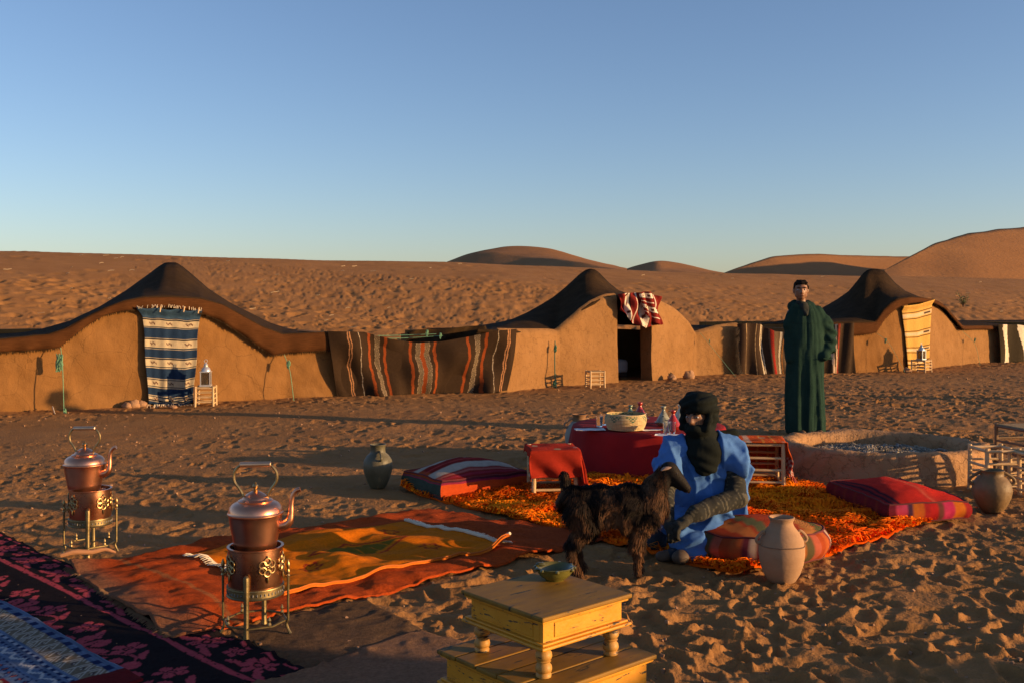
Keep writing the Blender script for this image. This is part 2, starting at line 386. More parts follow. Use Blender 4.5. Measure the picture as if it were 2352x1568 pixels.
# each: back foot, crest, (brink,) front foot
dune([[(980, 700, 420), (1200, 690, 430), (1400, 690, 420), (1560, 700, 400)],
      [(1015, 606, 318), (1090, 580, 322), (1180, 566, 330), (1260, 572, 325), (1340, 594, 310), (1440, 617, 290)],
      [(1020, 607, 314), (1075, 587, 312), (1130, 580, 306), (1200, 589, 285), (1290, 597, 250), (1440, 622, 200)],
      [(1015, 640, 270), (1060, 640, 262), (1120, 640, 252), (1200, 640, 234), (1290, 640, 206), (1440, 640, 180)]])
dune([[(1400, 700, 480), (1500, 690, 480), (1600, 690, 480), (1760, 700, 470)],
      [(1425, 622, 410), (1470, 609, 412), (1520, 600, 415), (1580, 609, 410), (1640, 622, 395), (1700, 632, 380)],
      [(1425, 623, 405), (1465, 613, 402), (1505, 603, 400), (1540, 618, 370), (1620, 634, 330), (1700, 640, 310)],
      [(1425, 650, 330), (1460, 650, 325), (1500, 650, 318), (1540, 650, 305), (1620, 650, 290), (1700, 650, 280)]])
dune([[(1600, 700, 400), (1850, 690, 420), (2050, 690, 430), (2300, 690, 440)],
      [(1640, 636, 235), (1700, 615, 250), (1780, 590, 270), (1880, 583, 290), (1990, 588, 310), (2100, 590, 325), (2250, 592, 340)],
      [(1655, 660, 215), (1740, 660, 222), (1820, 660, 230), (1900, 660, 242), (1990, 660, 258), (2080, 660, 272), (2250, 660, 290)]])
dune([[(2000, 700, 330), (2200, 690, 340), (2500, 690, 350), (3000, 700, 360)],
      [(2035, 616, 168), (2085, 590, 180), (2150, 560, 200), (2230, 536, 220), (2340, 523, 240), (2480, 512, 260), (2700, 515, 262), (2950, 600, 255)],
      [(1985, 665, 150), (2060, 662, 152), (2140, 660, 156), (2230, 658, 160), (2320, 656, 168), (2460, 656, 180), (2640, 658, 185), (2960, 665, 175)]])
# ================================================================== TENTS
M_mud = M('mud_plaster', (.165, .075, .021), (.235, .115, .038), nscale=1.3, rough=.93, spec=.12, bump=(4, .6, .05), bump2=(60, .5, .008), crack=(2.6, .010, .2))
M_mudc = M('cracked_mud_plaster', (.205, .103, .036), (.265, .140, .055), nscale=1.6, rough=.93, spec=.12, bump=(6, .6, .035), bump2=(60, .5, .008), crack=(7.5, .03, .3))
M_wool = M('black_goat_wool', (.026, .016, .008), (.046, .027, .013), nscale=5, rough=.95, spec=.05, wave=(60, .5, 'X'), bump=(4, .4, .05), sheen=0)
M_band = M('brown_wool_band', (.052, .020, .007), (.085, .034, .012), nscale=9, rough=.95, spec=.05, wave=(30, .6, 'Z'), stretch=(1, 1, 8))
M_dark = M('dark_cloth', (.03, .02, .015), rough=.95)
M_wood = M('pale_peeled_wood', (.50, .33, .16), (.66, .47, .27), nscale=9, rough=.6, bump=(30, .3, .004), stretch=(1, 1, .2))
M_green = M('green_rope', (.08, .20, .11), (.17, .34, .20), nscale=60, rough=.8, bump=(200, .6, .004))
M_cream = M('cream_wool', (.62, .52, .38), rough=.9)
def toward(p, d):                     # step from the wall face towards the viewer side
    return Vector((p[0]+TN.x*-d, p[1]+TN.y*-d, p[2]))
def mudwall(parent, u0, u1, top, m, thick=.34, lowtop=None, endcap=True):
    n = int((u1-u0)/2.2)+2; V = []; rows = 22
    us = np.linspace(u0, u1, n); fr = []; bk = []
    for i, u in enumerate(us):
        Y = wallY(u); zt = W(u, interp(u, top), Y).z; X = (u-CX)/F*Y
        zg = float(base_h(np.array([X]), np.array([Y]))[0])-.15
        c = []
        for j in range(rows):
            t = j/(rows-1); z = zg+(zt-zg)*t
            b = float(.035*fbm(X*1.3, z*1.6+Y, 3)+.012*fbm(X*7, z*7+Y*2, 2))-.03*t*t+.05*max(0, .12-(z-zg-.15))*3
            q = toward((X, Y, z), b)
            c.append(q)
        e = c[-1]; c[-1] = toward(e, -.03); c.append(toward(e, -.09)+Vector((0, 0, .025))); c.append(toward(e, -.15)-Vector((0, 0, .09)))
        c.append(toward(e, -thick)-Vector((0, 0, .16))); c.append(toward((X, Y, zg), -thick))
        V += c
    k = rows+4; Fc = [tuple(f) for f in grid_faces(n, k).tolist()]
    Fc += [tuple(range(k))[::-1], tuple(range((n-1)*k, n*k))]
    return mesh('wall', V, Fc, m, parent, True, autos=50)
def roof(parent, us, hem, brink, ridge, D=2.3, back=4.6, off=.07, seed=0, mat_hem=M_band, gable_behind=0.0):
    """black wool cloth: ridge behind, brink over the wall head, hanging hem"""
    V = []; rows = 15; cols = []
    H = []; 
    for i, u in enumerate(us):
        Y = wallY(u)
        b = toward(W(u, interp(u, brink), Y), off-gable_behind); 
        r0 = W(u, interp(u, ridge), Y+D)
        c = [b]
        zb = b.z; nb = .012*float(fbm(u*.05+seed, 3.0, 2))
        for j in range(1, 9):
            t = j/8; p = b.lerp(r0, t); dip = (t**1.35-t)*(r0.z-zb) if r0.z > zb else (t-t*t)*-.03
            p.z += dip+.02*float(fbm(u*.03+seed, t*3, 2))*math.sin(t*math.pi); c.append(p)
        e = Vector((r0.x*1.0, r0.y, 0)); zend = .98
        for j in range(1, 7):
            t = j/6; c.append(Vector((r0.x+TN.x*(back-D)*t, r0.y+TN.y*(back-D)*t, lerp(r0.z, zend, t**.65)-.02)))
        cols.append(c)
        h = []
        for j in range(5):
            t = j/4; v = lerp(interp(u, brink), interp(u, hem), t); q = toward(W(u, v, Y), off-gable_behind+.014*math.sin(u*.11+seed)*t+.010*math.sin(t*3.1)+.004); h.append(q)
        H.append(h)
    A = np.array([[tuple(p) for p in c] for c in cols])
    o = mesh('roof', A.reshape(-1, 3), grid_faces(A.shape[0], A.shape[1]), M_wool, parent)
    B = np.array([[tuple(p) for p in c] for c in H])
    hb = mesh('hem_band', B.reshape(-1, 3), grid_faces(B.shape[0], B.shape[1]), mat_hem, o)
    for q in (o, hb):
        sd_ = q.modifiers.new('t', 'SOLIDIFY'); sd_.thickness = .008; sd_.offset = -1
    fr = MB(); rr = random.Random(seed)
    for i in range(len(us)-1):
        for k in range(3):
            t = rr.random(); p = H[i][4].lerp(H[i+1][4], t); d = (H[i+1][4]-H[i][4]).normalized()*.008; L = rr.uniform(.012, .05)
            q = p+Vector((rr.uniform(-.01, .01), -.004, -L)); fr.add([p-d+Vector((0, 0, .01)), p+d+Vector((0, 0, .01)), q+Vector((0, .003, 0))], [(0, 1, 2)])
    fo = fr.build('fringe', M_wool, o); fo['kind'] = 'stuff'
    return o, hb
def tent_shell(parent, u0, u1, back=4.3, h=1.0, thick=.25):
    """low side and rear mud walls of the tent"""
    P = []
    for u in (u0, u1):
        Y = wallY(u); X = (u-CX)/F*Y; P.append(Vector((X, Y, 0)))
    a, b = P; tn = Vector((TN.x, TN.y, 0)); dr = (b-a).normalized()
    for (p, q) in ((a+tn*.34, a+tn*back), (b+tn*.34, b+tn*back), (a+tn*(back-.1), b+tn*(back-.1))):
        c = (p+q)/2; d = q-p; m = MB(); g = float(base_h(np.array([c.x]), np.array([c.y]))[0])
        m.box((c.x, c.y, (h+g)/2-.1), (d.length, thick, h+g+.2), Matrix.Rotation(math.atan2(d.y, d.x), 3, 'Z')); m.build('wall', M_mud, parent)
def loc_u(u, d=0): 
    Y = wallY(u); return toward(((u-CX)/F*Y, Y, 0), d)
def cloth_px(name, top, bot, mat, colf, off=.09, nu=90, nv=60, folds=None, parent=None, depth_extra=None, thick=.008, lift=0):
    """a hung cloth lofted between its top and bottom edges at the wall's distance, with folds in depth"""
    T = resample([(a, b, 0) for a, b in top], nu); B = resample([(a, b, 0) for a, b in bot], nu); V = []; C_ = []
    for i in range(nu):
        for j in range(nv):
            s = i/(nu-1); t = j/(nv-1); p = T[i].lerp(B[i], t); f = folds(s, t) if folds else 0
            du = depth_extra(s, t) if depth_extra else (0, 0)
            u = p.x+du[0]; v = p.y+du[1]; Y = wallY(u); V.append(toward(W(u, v, Y), off+f)); C_.append(colf(s, t))
    o = mesh(name, V, grid_faces(nu, nv), mat, parent, col=C_)
    m = o.modifiers.new('t', 'SOLIDIFY'); m.thickness = thick; m.offset = 0
    return o
M_cl = M('woven_wool_cloth', attr=True, var=.18, nscale=25, rough=.95, spec=.04, wave=(90, .4, 'XZ'), bump=(5, .35, .02))

# ---- tent at the left, blue curtain
T1 = thing('tent', 'nomad tent with black wool roof, its arched mud front closed by the blue curtain', 'tent', loc_u(390), group='mud walled wool tents in a row')
T1.location = (0, 0, 0)
def rootat(o, u):                         # put the Empty at the thing's base and keep its parts in place
    p = loc_u(u); o.location = p
    for c in o.children: c.matrix_parent_inverse = Matrix.Translation(-p)
h1 = [(-170, 812), (0, 808), (60, 804), (129, 799), (136, 797), (163, 775), (194, 751), (238, 724), (282, 714), (326, 709), (391, 706), (459, 719), (503, 736), (544, 762), (585, 790), (622, 816), (646, 811), (700, 807), (775, 803)]
b1 = [(-170, 786), (0, 779), (112, 768), (150, 755), (184, 736), (238, 709), (282, 692), (330, 684), (391, 683), (459, 687), (510, 701), (558, 728), (598, 750), (646, 768), (700, 765), (775, 761)]
r1 = [(-170, 782), (0, 770), (60, 763), (100, 755), (160, 738), (230, 705), (290, 668), (340, 632), (365, 613), (380, 604), (405, 604), (418, 612), (440, 630), (480, 665), (530, 697), (580, 722), (620, 742), (660, 755), (700, 761), (775, 762)]
wt1 = [(u, lerp(interp(u, b1), v, .55)) for u, v in h1]
mudwall(T1, -170, 351, wt1, M_mud); mudwall(T1, 444, 800, wt1, M_mud)
us1 = np.linspace(-170, 765, 190)
roof(T1, us1, h1, b1, r1, seed=1)
tent_shell(T1, -120, 780)
rootat(T1, 390)
# ---- middle tent, open doorway
T2 = thing('tent', 'nomad tent with cracked mud front and an open dark doorway under the turned-up red blanket', 'tent', group='mud walled wool tents in a row')
g2 = [(1140, 757), (1180, 758), (1262, 758), (1280, 760), (1295, 747), (1312, 734), (1338, 712), (1363, 694), (1385, 683), (1400, 678), (1420, 676), (1470, 678), (1499, 682), (1515, 688), (1533, 697), (1552, 707), (1570, 722), (1586, 739), (1600, 764), (1625, 757), (1650, 750), (1690, 744)]
b2 = [(1100, 757)]+[(u, v+2) for u, v in g2]
h2 = [(u, v+7) for u, v in b2]
r2 = [(1100, 757), (1135, 751), (1176, 734), (1210, 719), (1244, 700), (1270, 684), (1295, 664), (1315, 646), (1332, 630), (1345, 621), (1357, 618), (1366, 620), (1375, 626), (1397, 649), (1421, 668), (1448, 677), (1499, 686), (1552, 712), (1600, 765), (1690, 748)]
mudwall(T2, 1150, 1419, g2, M_mudc); mudwall(T2, 1497, 1700, g2, M_mudc)
us2 = np.linspace(1100, 1690, 150)
roof(T2, us2, h2, b2, r2, seed=2, gable_behind=.14, D=2.0, mat_hem=M_wool)
tent_shell(T2, 1165, 1660, h=.86)
rootat(T2, 1450)
# ---- right tent, yellow curtain
T3 = thing('tent', 'nomad tent with black peaked roof, its arched mud front closed by the yellow curtain', 'tent', group='mud walled wool tents in a row')
b3 = [(1860, 748), (1890, 742), (1947, 742), (1990, 741), (2005, 739), (2022, 714), (2040, 697), (2056, 688), (2086, 683), (2110, 684), (2137, 688), (2152, 694), (2164, 703), (2188, 730), (2205, 748), (2277, 748), (2560, 742)]
h3 = [(1860, 772), (1890, 771), (1947, 771), (1990, 767), (2008, 763), (2028, 731), (2040, 718), (2056, 707), (2086, 697), (2110, 694), (2137, 695), (2164, 709), (2188, 736), (2205, 757), (2277, 756), (2560, 750)]
r3 = [(1860, 742), (1880, 730), (1896, 714), (1911, 705), (1926, 697), (1940, 684), (1954, 668), (1971, 645), (1982, 629), (1992, 621), (2005, 618), (2020, 619), (2032, 624), (2044, 637), (2056, 651), (2079, 669), (2110, 682), (2137, 690), (2164, 706), (2205, 750), (2277, 752), (2560, 745)]
wt3 = [(u, lerp(interp(u, b3), v, .6)) for u, v in h3]
mudwall(T3, 1900, 2087, wt3, M_mud); mudwall(T3, 2125, 2540, wt3, M_mudc)
roof(T3, np.linspace(1862, 2540, 170), h3, b3, r3, seed=3, D=2.2)
tent_shell(T3, 1910, 2500, h=.95)
rootat(T3, 2105)

# ---- mattress inside the open doorway
mt = thing('mattress', 'pale mattress lying inside the open doorway of the middle tent', 'mattress', loc_u(1460, -1.5))
m = MB(); m.box((0, 0, .22), (1.3, .8, .28)); o = m.build('cover', M('grey_cotton', (.30, .31, .33), rough=.9), mt); bv = o.modifiers.new('b', 'BEVEL'); bv.width = .07; bv.segments = 3
m = MB(); m.box((0, 0, .05), (1.25, .75, .1)); m.build('base', M_dark, mt); mt.rotation_euler.z = .35

# ---- curtains and blankets
NAVY = (.016, .034, .075); BLU = (.034, .070, .125); CRM = (.44, .36, .24); BLK = (.012, .010, .010)
def blue_pat(s, t):
    bands = [(.128, .188), (.333, .405), (.535, .600), (.752, .805), (.930, .950)]
    for a, b in bands:
        if a-.022 < t < b+.022:
            if t < a-.016 or t > b+.016: return CRM
            if t < a-.010 or t > b+.010: return NAVY
            if t < a-.004 or t > b+.004: return BLK
            cx_ = [.17, .5, .84]
            for c in cx_:
                dx = (s-c)/.060; dy = (t-(a+b)/2)/.014
                if abs(dx) < 1 and abs(dy+.5*math.sin(dx*5)) < .55+.5*math.sin(dx*16): return (.07, .015, .015)
            return CRM
    return NAVY if t > .1 else BLU
def blue_warp(s, t):
    k = .5-s; pinch = 14*math.exp(-t*11)*-2*k*0
    return (max(0, k)*26*float(sstep(0, .10, t))*(1-t)+k*7*(sstep(.02, .35, t)-sstep(.4, 1.2, t)*.25)*1.0+1.5*math.sin(t*9+s*3), 5*math.sin(math.pi*s)*(1-t)**3-2*math.cos(s*20)*(1-t)**6)
o = cloth_px('door_curtain', [(310, 707), (330, 705), (380, 705), (425, 709), (461, 713)], [(336, 924), (370, 930), (420, 931), (446, 922)], M_cl, blue_pat, off=.035, nu=120, nv=220,
             folds=lambda s, t: .075*(1-float(sstep(.0, .09, t)))+(.6)*(.030*math.sin(s*17+1.5)+.02*math.sin(s*31+t*3))*(.25+.75*t)+.03*math.exp(-((t-.97)/.05)**2), depth_extra=blue_warp)
tag(o, 'navy blue woven curtain with cream bands pinned over the arched doorway of the left tent', 'curtain')
m = MB(); rr = random.Random(3)
for i in range(46):
    u = lerp(312, 460, rr.random()); v = interp(u, [(310, 707), (380, 704), (461, 713)]); p = toward(W(u, v+2, wallY(u)), .14); q = toward(W(u+rr.uniform(-5, 5), v-rr.uniform(1, 6), wallY(u)), .15); m.tube([p, q], .0035, 4)
for k in range(40):
    u = lerp(338, 446, rr.random()); p = toward(W(u, 926, wallY(u)), .13); q = toward(W(u+rr.uniform(-6, 6), 934+rr.uniform(-1, 2), wallY(u)), .17); m.tube([p, q], .0035, 4)
f = m.build('fringe', M_cream, o); f['kind'] = 'stuff'
def peg(name, u, v, lab):
    p = toward(W(u, v, wallY(u)), .16); m = MB(); m.tube([p+Vector((-.008, 0, -.045)), p, p+Vector((.006, 0, .04))], [.008, .011, .008], 6); tag(m.build(name, M_wood), lab, 'peg', 'pegs pinning the blue curtain')
peg('peg', 364, 710, 'pale wooden peg pinning the blue curtain, leftmost of the three'); peg('peg', 418, 710, 'wooden peg pinning the blue curtain, middle of the three'); peg('peg', 451, 713, 'wooden peg pinning the blue curtain near its right corner')

def yellow_pat(s, t):
    Yl = (.56, .33, .085)
    for a, b in [(.14, .19), (.42, .465), (.66, .695), (.86, .885)]:
        if a-.028 < t < b+.028:
            if t < a-.014 or t > b+.014: return (.10, .05, .02)
            if a < t < b and abs(s-.85) < .10 and abs(t-(a+b)/2) < .013: return (.08, .05, .03)
            return (.58, .44, .27) if a < t < b else Yl
    return Yl
o = cloth_px('door_curtain', [(2066, 703), (2100, 697), (2137, 688)], [(2081, 851), (2105, 853), (2130, 848)], M_cl, yellow_pat, off=.035, nu=60, nv=150,
             folds=lambda s, t: .07*(1-float(sstep(.0, .09, t)))+.02*math.sin(s*14+1)*(.3+.7*t), depth_extra=lambda s, t: ((.5-s)*3*sstep(0, .5, t)*(1-sstep(.5, 1.3, t)), 2*math.sin(s*3.1)*(1-t)))
tag(o, 'yellow woven curtain with thin cream and black bands over the doorway of the right tent', 'curtain')

# red blanket turned up over the open doorway
REDD = (.20, .022, .018)
def redb(s, t):
    for a in (.22, .62):
        d = abs(t-a)
        if d < .085:
            if d > .07: return BLK
            if abs((s*6) % 1-.5) < .16 and d < .03: return (.10, .03, .02)
            return (.70, .60, .48)
    if abs(t-.42) < .012 or abs(t-.84) < .012: return (.70, .60, .48)
    return REDD
o = cloth_px('blanket', [(1410, 676), (1440, 673), (1462, 672), (1480, 674), (1506, 682)], [(1419, 712), (1438, 738), (1472, 753), (1490, 748), (1508, 745)], M_cl, lambda s, t: redb(t*.5+s*.9-.15, s), off=.13, nu=90, nv=80,
             folds=lambda s, t: .05*math.sin(s*15+t*5)+.03*math.sin(s*27-t*7))
tag(o, 'dark red blanket with white bands turned up over the head of the open doorway', 'blanket')
o2 = cloth_px('overhang', [(1452, 673), (1466, 670), (1484, 671)], [(1468, 722), (1490, 742), (1508, 746)], M_cl, lambda s, t: redb(s*.4, t*.9+.1), off=.20, nu=50, nv=70, folds=lambda s, t: .04*math.sin(s*11), parent=o)

# big brown blanket hung between the first two tents
OR = (.25, .055, .015); BRN = (.040, .024, .014); TN1 = (.16, .11, .065)
def brownb(s, t):
    w_ = .0022*math.sin(t*13+s*9)+.0016*math.sin(t*31+s*50)
    x = s+w_
    for a in (.094, .106, .947, .958):
        if abs(x-a) < .0028: return (.42, .20, .09)
    if abs(x-.157) < .0018 or abs(x-.894) < .0018: return (.36, .29, .21)
    for a in (.213, .303, .441, .571, .74, .835):
        if abs(x-a) < .0075: return OR
    if abs(x-.508) < .0105: return OR
    for a in (.26, .484, .531, .791):
        d = abs(x-a)
        if d < .0135:
            if d > .0122: return (.34, .25, .17)
            return (.24, .18, .11) if (abs(((t*13) % 1)-.5)*.044+d) % .009 < .0042 else (.06, .04, .026)
    return BRN
def bfold(s, t):
    return max(-.04, 0+.03*math.sin(s*60)*.6*t + .17*math.exp(-((s-.10-t*.12)/.06)**2)*t+.07*math.sin(s*9+t*5)+.035*math.sin(s*23-t*6)+.16*math.exp(-((s+.13*t-1.0)/.06)**2)*t)
o = cloth_px('blanket', [(747, 760), (829, 762), (887, 777), (955, 787), (1006, 784), (1074, 772), (1125, 759), (1180, 755)], [(772, 911), (870, 907), (989, 902), (1090, 900), (1155, 894)], M_cl, brownb, off=.10, nu=420, nv=110, folds=bfold,
             depth_extra=lambda s, t: (6*math.sin(t*3)*(1 if s > .5 else -.4)*abs(s-.5)*2, 0))
tag(o, 'long dark brown wool blanket with orange stripes hung between the first two tents', 'blanket')
# striped shaggy blanket between the second and third tents (the standing man hides part of it)
def strb(s, t):
    x = s+.012*math.sin(t*6+1)
    if .13 < x < .145 or .33 < x < .34: return (.35, .24, .13)
    if .45 < x < .475 or .49 < x < .505: return (.70, .58, .40)
    if .62 < x < .68: return (.30, .03, .02)
    if .80 < x < .83: return (.70, .58, .40)
    if .85 < x < .865: return (.45, .2, .06)
    return (.055, .034, .022) if x < .60 else (.13, .085, .05)
o = cloth_px('blanket', [(1680, 744), (1700, 742), (1735, 744), (1760, 760), (1800, 765)], [(1686, 864), (1720, 864), (1760, 864), (1805, 862)], M_cl, strb, off=.17, nu=160, nv=90, folds=lambda s, t: .035*math.sin(s*22)+.05*math.sin(s*9+t*3),
             depth_extra=lambda s, t: (6*math.sin(t*5+2)*s, 0))
tag(o, 'brown shaggy blanket with cream and red stripes, left of the standing man', 'blanket')
m = MB(); rr = random.Random(9)
for k in range(260):
    v = rr.uniform(752, 862); u = 1680+6*((v-742)/120); p = toward(W(u+rr.uniform(-1, 5), v, wallY(u)), .2); q = p+Vector((rr.uniform(-.12, .0), -.03, rr.uniform(-.10, -.02))); m.add([p, p+Vector((0, 0, .014)), q], [(0, 1, 2)])
f = m.build('fringe', M('brown_fringe', (.06, .04, .025), rough=.95), o); f['kind'] = 'stuff'
def strb2(s, t):
    x = s+.02*math.sin(t*5)
    if .28 < x < .34 or .38 < x < .42: return (.62, .45, .30)
    if .44 < x < .5: return (.28, .05, .03)
    return (.05, .032, .02)
o = cloth_px('blanket', [(1878, 742), (1905, 744), (1930, 742), (1948, 741)], [(1872, 862), (1895, 866), (1925, 864), (1952, 862)], M_cl, strb2, off=.17, nu=80, nv=70, folds=lambda s, t: .04*math.sin(s*16+t*3))
tag(o, 'dark striped blanket hung at the left end of the right tent, beside the standing man', 'blanket')
def strb3(s, t):
    x = s*1.25+.02*math.sin(t*5+1)
    if .07 < x < .14 or .33 < x < .42: return (.74, .64, .48)
    if .56 < x < .63: return (.50, .05, .03)
    if .66 < x < .74: return (.62, .60, .42) if (t*14) % 1 < .5 else (.10, .12, .05)
    if .82 < x < .88: return (.74, .64, .48)
    return (.045, .035, .022)
o = cloth_px('blanket', [(2277, 745), (2320, 745), (2365, 755), (2450, 768)], [(2280, 836), (2330, 840), (2380, 842), (2460, 838)], M_cl, strb3, off=.17, nu=150, nv=70, folds=lambda s, t: .045*math.sin(s*24+t*2)+.03*math.sin(s*9), depth_extra=lambda s, t: (18*t*s, 0))
tag(o, 'black blanket with white and red stripes hanging over the wall at the far right', 'blanket')

# cloth heap and ropes seen in the gap above the brown blanket
o = cloth_px('folded_cloth', [(985, 766), (1000, 760), (1060, 758), (1130, 752), (1170, 750)], [(980, 800), (1030, 800), (1080, 800), (1130, 800), (1170, 800)], M_wool, lambda s, t: BRN, off=-.9, nu=50, nv=20, folds=lambda s, t: .08*math.sin(s*13+t*4))
tag(o, 'black wool tent edge rolled up behind the brown blanket', 'cloth')
def rope(pts, r, lab, name='tie_rope', knots=(), group=None, mat=None):
    m = MB(); m.tube(catmull(pts, 24), r, 6)
    o = m.build(name, mat or M_green); tag(o, lab, 'rope', group)
    if knots:
        k = MB(); rr = random.Random(len(lab))
        for c, s, n in knots:
            for i in range(n):
                a = [Vector(c)+Vector((rr.uniform(-s, s)*.6, rr.uniform(-.02, .02), rr.uniform(-s, s)*1.5)) for _ in range(5)]; a.append(a[0]); k.tube(catmull(a, 26), r*.9, 5)
            k.build('knot', mat or M_green, o); k = MB()
    return o
def wp(u, v, off): return toward(W(u, v, wallY(u)), off)
rope([wp(865, 773, -.5), wp(940, 772, -.5), wp(1020, 768, -.3)], .006, 'upper pale green guy rope stretched over the gap between the tents', 'guy_rope', [(wp(998, 767, -.3), .04, 5)])
rope([wp(885, 780, -.5), wp(960, 778, -.5), wp(1035, 772, -.3)], .006, 'lower pale green guy rope stretched over the gap between the tents', 'guy_rope', [(wp(1029, 773, -.3), .035, 5)])
rope([wp(137, 797, .16), wp(139, 840, .30), wp(141, 938, .35)], .006, 'green rope with a thick tangled knot hanging at the left end of the wall', knots=[(wp(133, 830, .22), .085, 16), (wp(142, 938, .42), .03, 5)])
rope([wp(648, 813, .12), wp(653, 850, .3), wp(657, 914, .4)], .0055, 'green rope with a loose loop right of the lantern stool', knots=[(wp(652, 835, .24), .05, 9)])
rope([wp(1268, 782, .1), wp(1266, 830, .12), wp(1264, 880, .16)], .009, 'dark green rope bundle hanging on the low wall of the middle tent', knots=[(wp(1267, 800, .12), .04, 12), (wp(1264, 880, .15), .05, 8)], mat=M('dark_green_rope', (.02, .10, .065), rough=.8))
rope([wp(1604, 764, .05), wp(1616, 800, .3), wp(1630, 835, .5), wp(1642, 866, .7)], .004, 'green guy rope tied at the right corner of the middle tent', 'guy_rope', [(wp(1614, 782, .2), .025, 4)])
rope([wp(2010, 765, .05), wp(2018, 790, .3), wp(2030, 850, .55)], .0035, 'green guy rope at the left corner of the right tent', 'guy_rope', [(wp(2015, 782, .22), .04, 8)])
rope([wp(2206, 760, .05), wp(2222, 790, .2), wp(2222, 840, .35)], .004, 'green guy rope at the right corner of the right tent', 'guy_rope', [(wp(2222, 780, .2), .035, 7)])
rope([wp(118, 930, .2), wp(120, 945, .5), wp(126, 952, .7)], .007, 'pale cord end trailing on the sand at the left wall', 'cord', mat=M_cream)

# stones along the walls
M_stone = M('brown_stone', (.26, .14, .07), (.34, .19, .10), nscale=8, rough=.9, bump=(20, .5, .02))
def stone(u, v, s, lab, seed, sq=.7):
    p = G(u, v); p.z = float(base_h(np.array([p.x]), np.array([p.y]))[0]); m = MB(); m.ball((0, 0, s*sq*.6), (s, s*.8, s*sq), 9); V = np.array([tuple(q) for q in m.v])
    n = fbm(V[:, 0]*2.2/s+seed, V[:, 1]*2.2/s+V[:, 2]*3/s, 3); V *= (1+.35*n)[:, None]
    tag(mesh('stone', V, m.f, M_stone, None, True, loc=p, autos=45), lab, 'stone', 'stones at the foot of the walls')
stone(293, 934, .075, 'small brown stone, leftmost by the wall left of the blue curtain', 1); stone(308, 933, .10, 'blocky stone in the middle of three left of the blue curtain', 2); stone(326, 932, .085, 'rounded stone touching the left foot of the blue curtain', 3)
stone(1582, 870, .11, 'large round stone by the wall right of the open doorway', 4, .9)
stone(1543, 872, .09, 'small stone by the wall left of the large round stone', 5)
stone(398, 935, .06, 'small stone holding down the blue curtain', 8, .5)
stone(2083, 853, .09, 'small stone under the left foot of the yellow curtain', 6)
# ================================================================== RUGS
def gz(x, y): return float(ground_h(np.array([x]), np.array([y]))[0])
def put(col, mask, c):
    k = np.asarray(mask, float)[..., None]; return col*(1-k)+np.array(c)*k
def wrk(x, y, wrinkle, wf, seed):
    wv = fbm(x*wf+seed, y*wf*1.6, 3); return wrinkle*(wv+.35).clip(0)*1.6+wrinkle*.55*(fbm(x*6+seed, y*7, 2)+.5)
OW = (.021, 3.2, 9)
def rug(name, quad, colf, level, mat, res=.01, wrinkle=.012, wf=1.4, label=None, corner=None, edge=.015, seed=0, under=None, own=1.0):
    A, B, C_, D = [np.array(p, float) for p in quad]
    nu = int(np.linalg.norm(B-A)/res); nv = int(np.linalg.norm(D-A)/res)
    s = np.linspace(0, 1, nu)[:, None]; t = np.linspace(0, 1, nv)[None, :]
    S = s+0*t; T = t+0*s
    la = np.linalg.norm(B-A); lb = np.linalg.norm(D-A)
    X = A[0]*(1-S)*(1-T)+B[0]*S*(1-T)+C_[0]*S*T+D[0]*(1-S)*T; Y = A[1]*(1-S)*(1-T)+B[1]*S*(1-T)+C_[1]*S*T+D[1]*(1-S)*T
    ex = edge*fbm(X*2.2+seed, Y*2.2, 3); ey = edge*fbm(X*2.2+seed+50, Y*2.2, 3)
    Xe, Ye = X+ex, Y+ey
    z = ground_h(Xe, Ye) + level + wrk(Xe, Ye, wrinkle, wf, seed)
    if under: z = z+wrk(Xe, Ye, *under)
    if corner is not None: z = z+corner(S, T)
    col = colf(S, T, S*la, T*lb)
    V = np.stack([Xe, Ye, z], -1)
    ring = lambda a: np.concatenate([a[:1], a, a[-1:]], 0)
    V2 = np.pad(V, ((1, 1), (1, 1), (0, 0)), mode='edge'); c2 = np.pad(col, ((1, 1), (1, 1), (0, 0)), mode='edge')
    low = np.zeros(V2.shape[:2], bool); low[0] = low[-1] = True; low[:, 0] = low[:, -1] = True
    V2[low, 2] -= .012
    o = mesh(name, V2.reshape(-1, 3), grid_faces(nu+2, nv+2), mat, col=c2.reshape(-1, 3)); return o
M_pile = M('carpet_pile', attr=True, var=.3, nscale=60, rough=.97, spec=.03, bump=(260, .7, .008), bump2=(60, .4, .01))
M_kil = M('flat_woven_kilim', attr=True, var=.22, nscale=70, rough=.95, spec=.04, bump=(320, .5, .004), bump2=(12, .25, .02))
E0 = np.array([-3.316, 6.445]); EA = np.array([.72, -.69]); EB = np.array([-.69, -.72])
def eb(a, b): return tuple(E0+EA*a+EB*b)
INK = (.016, .012, .014); PINK = (.43, .065, .085)
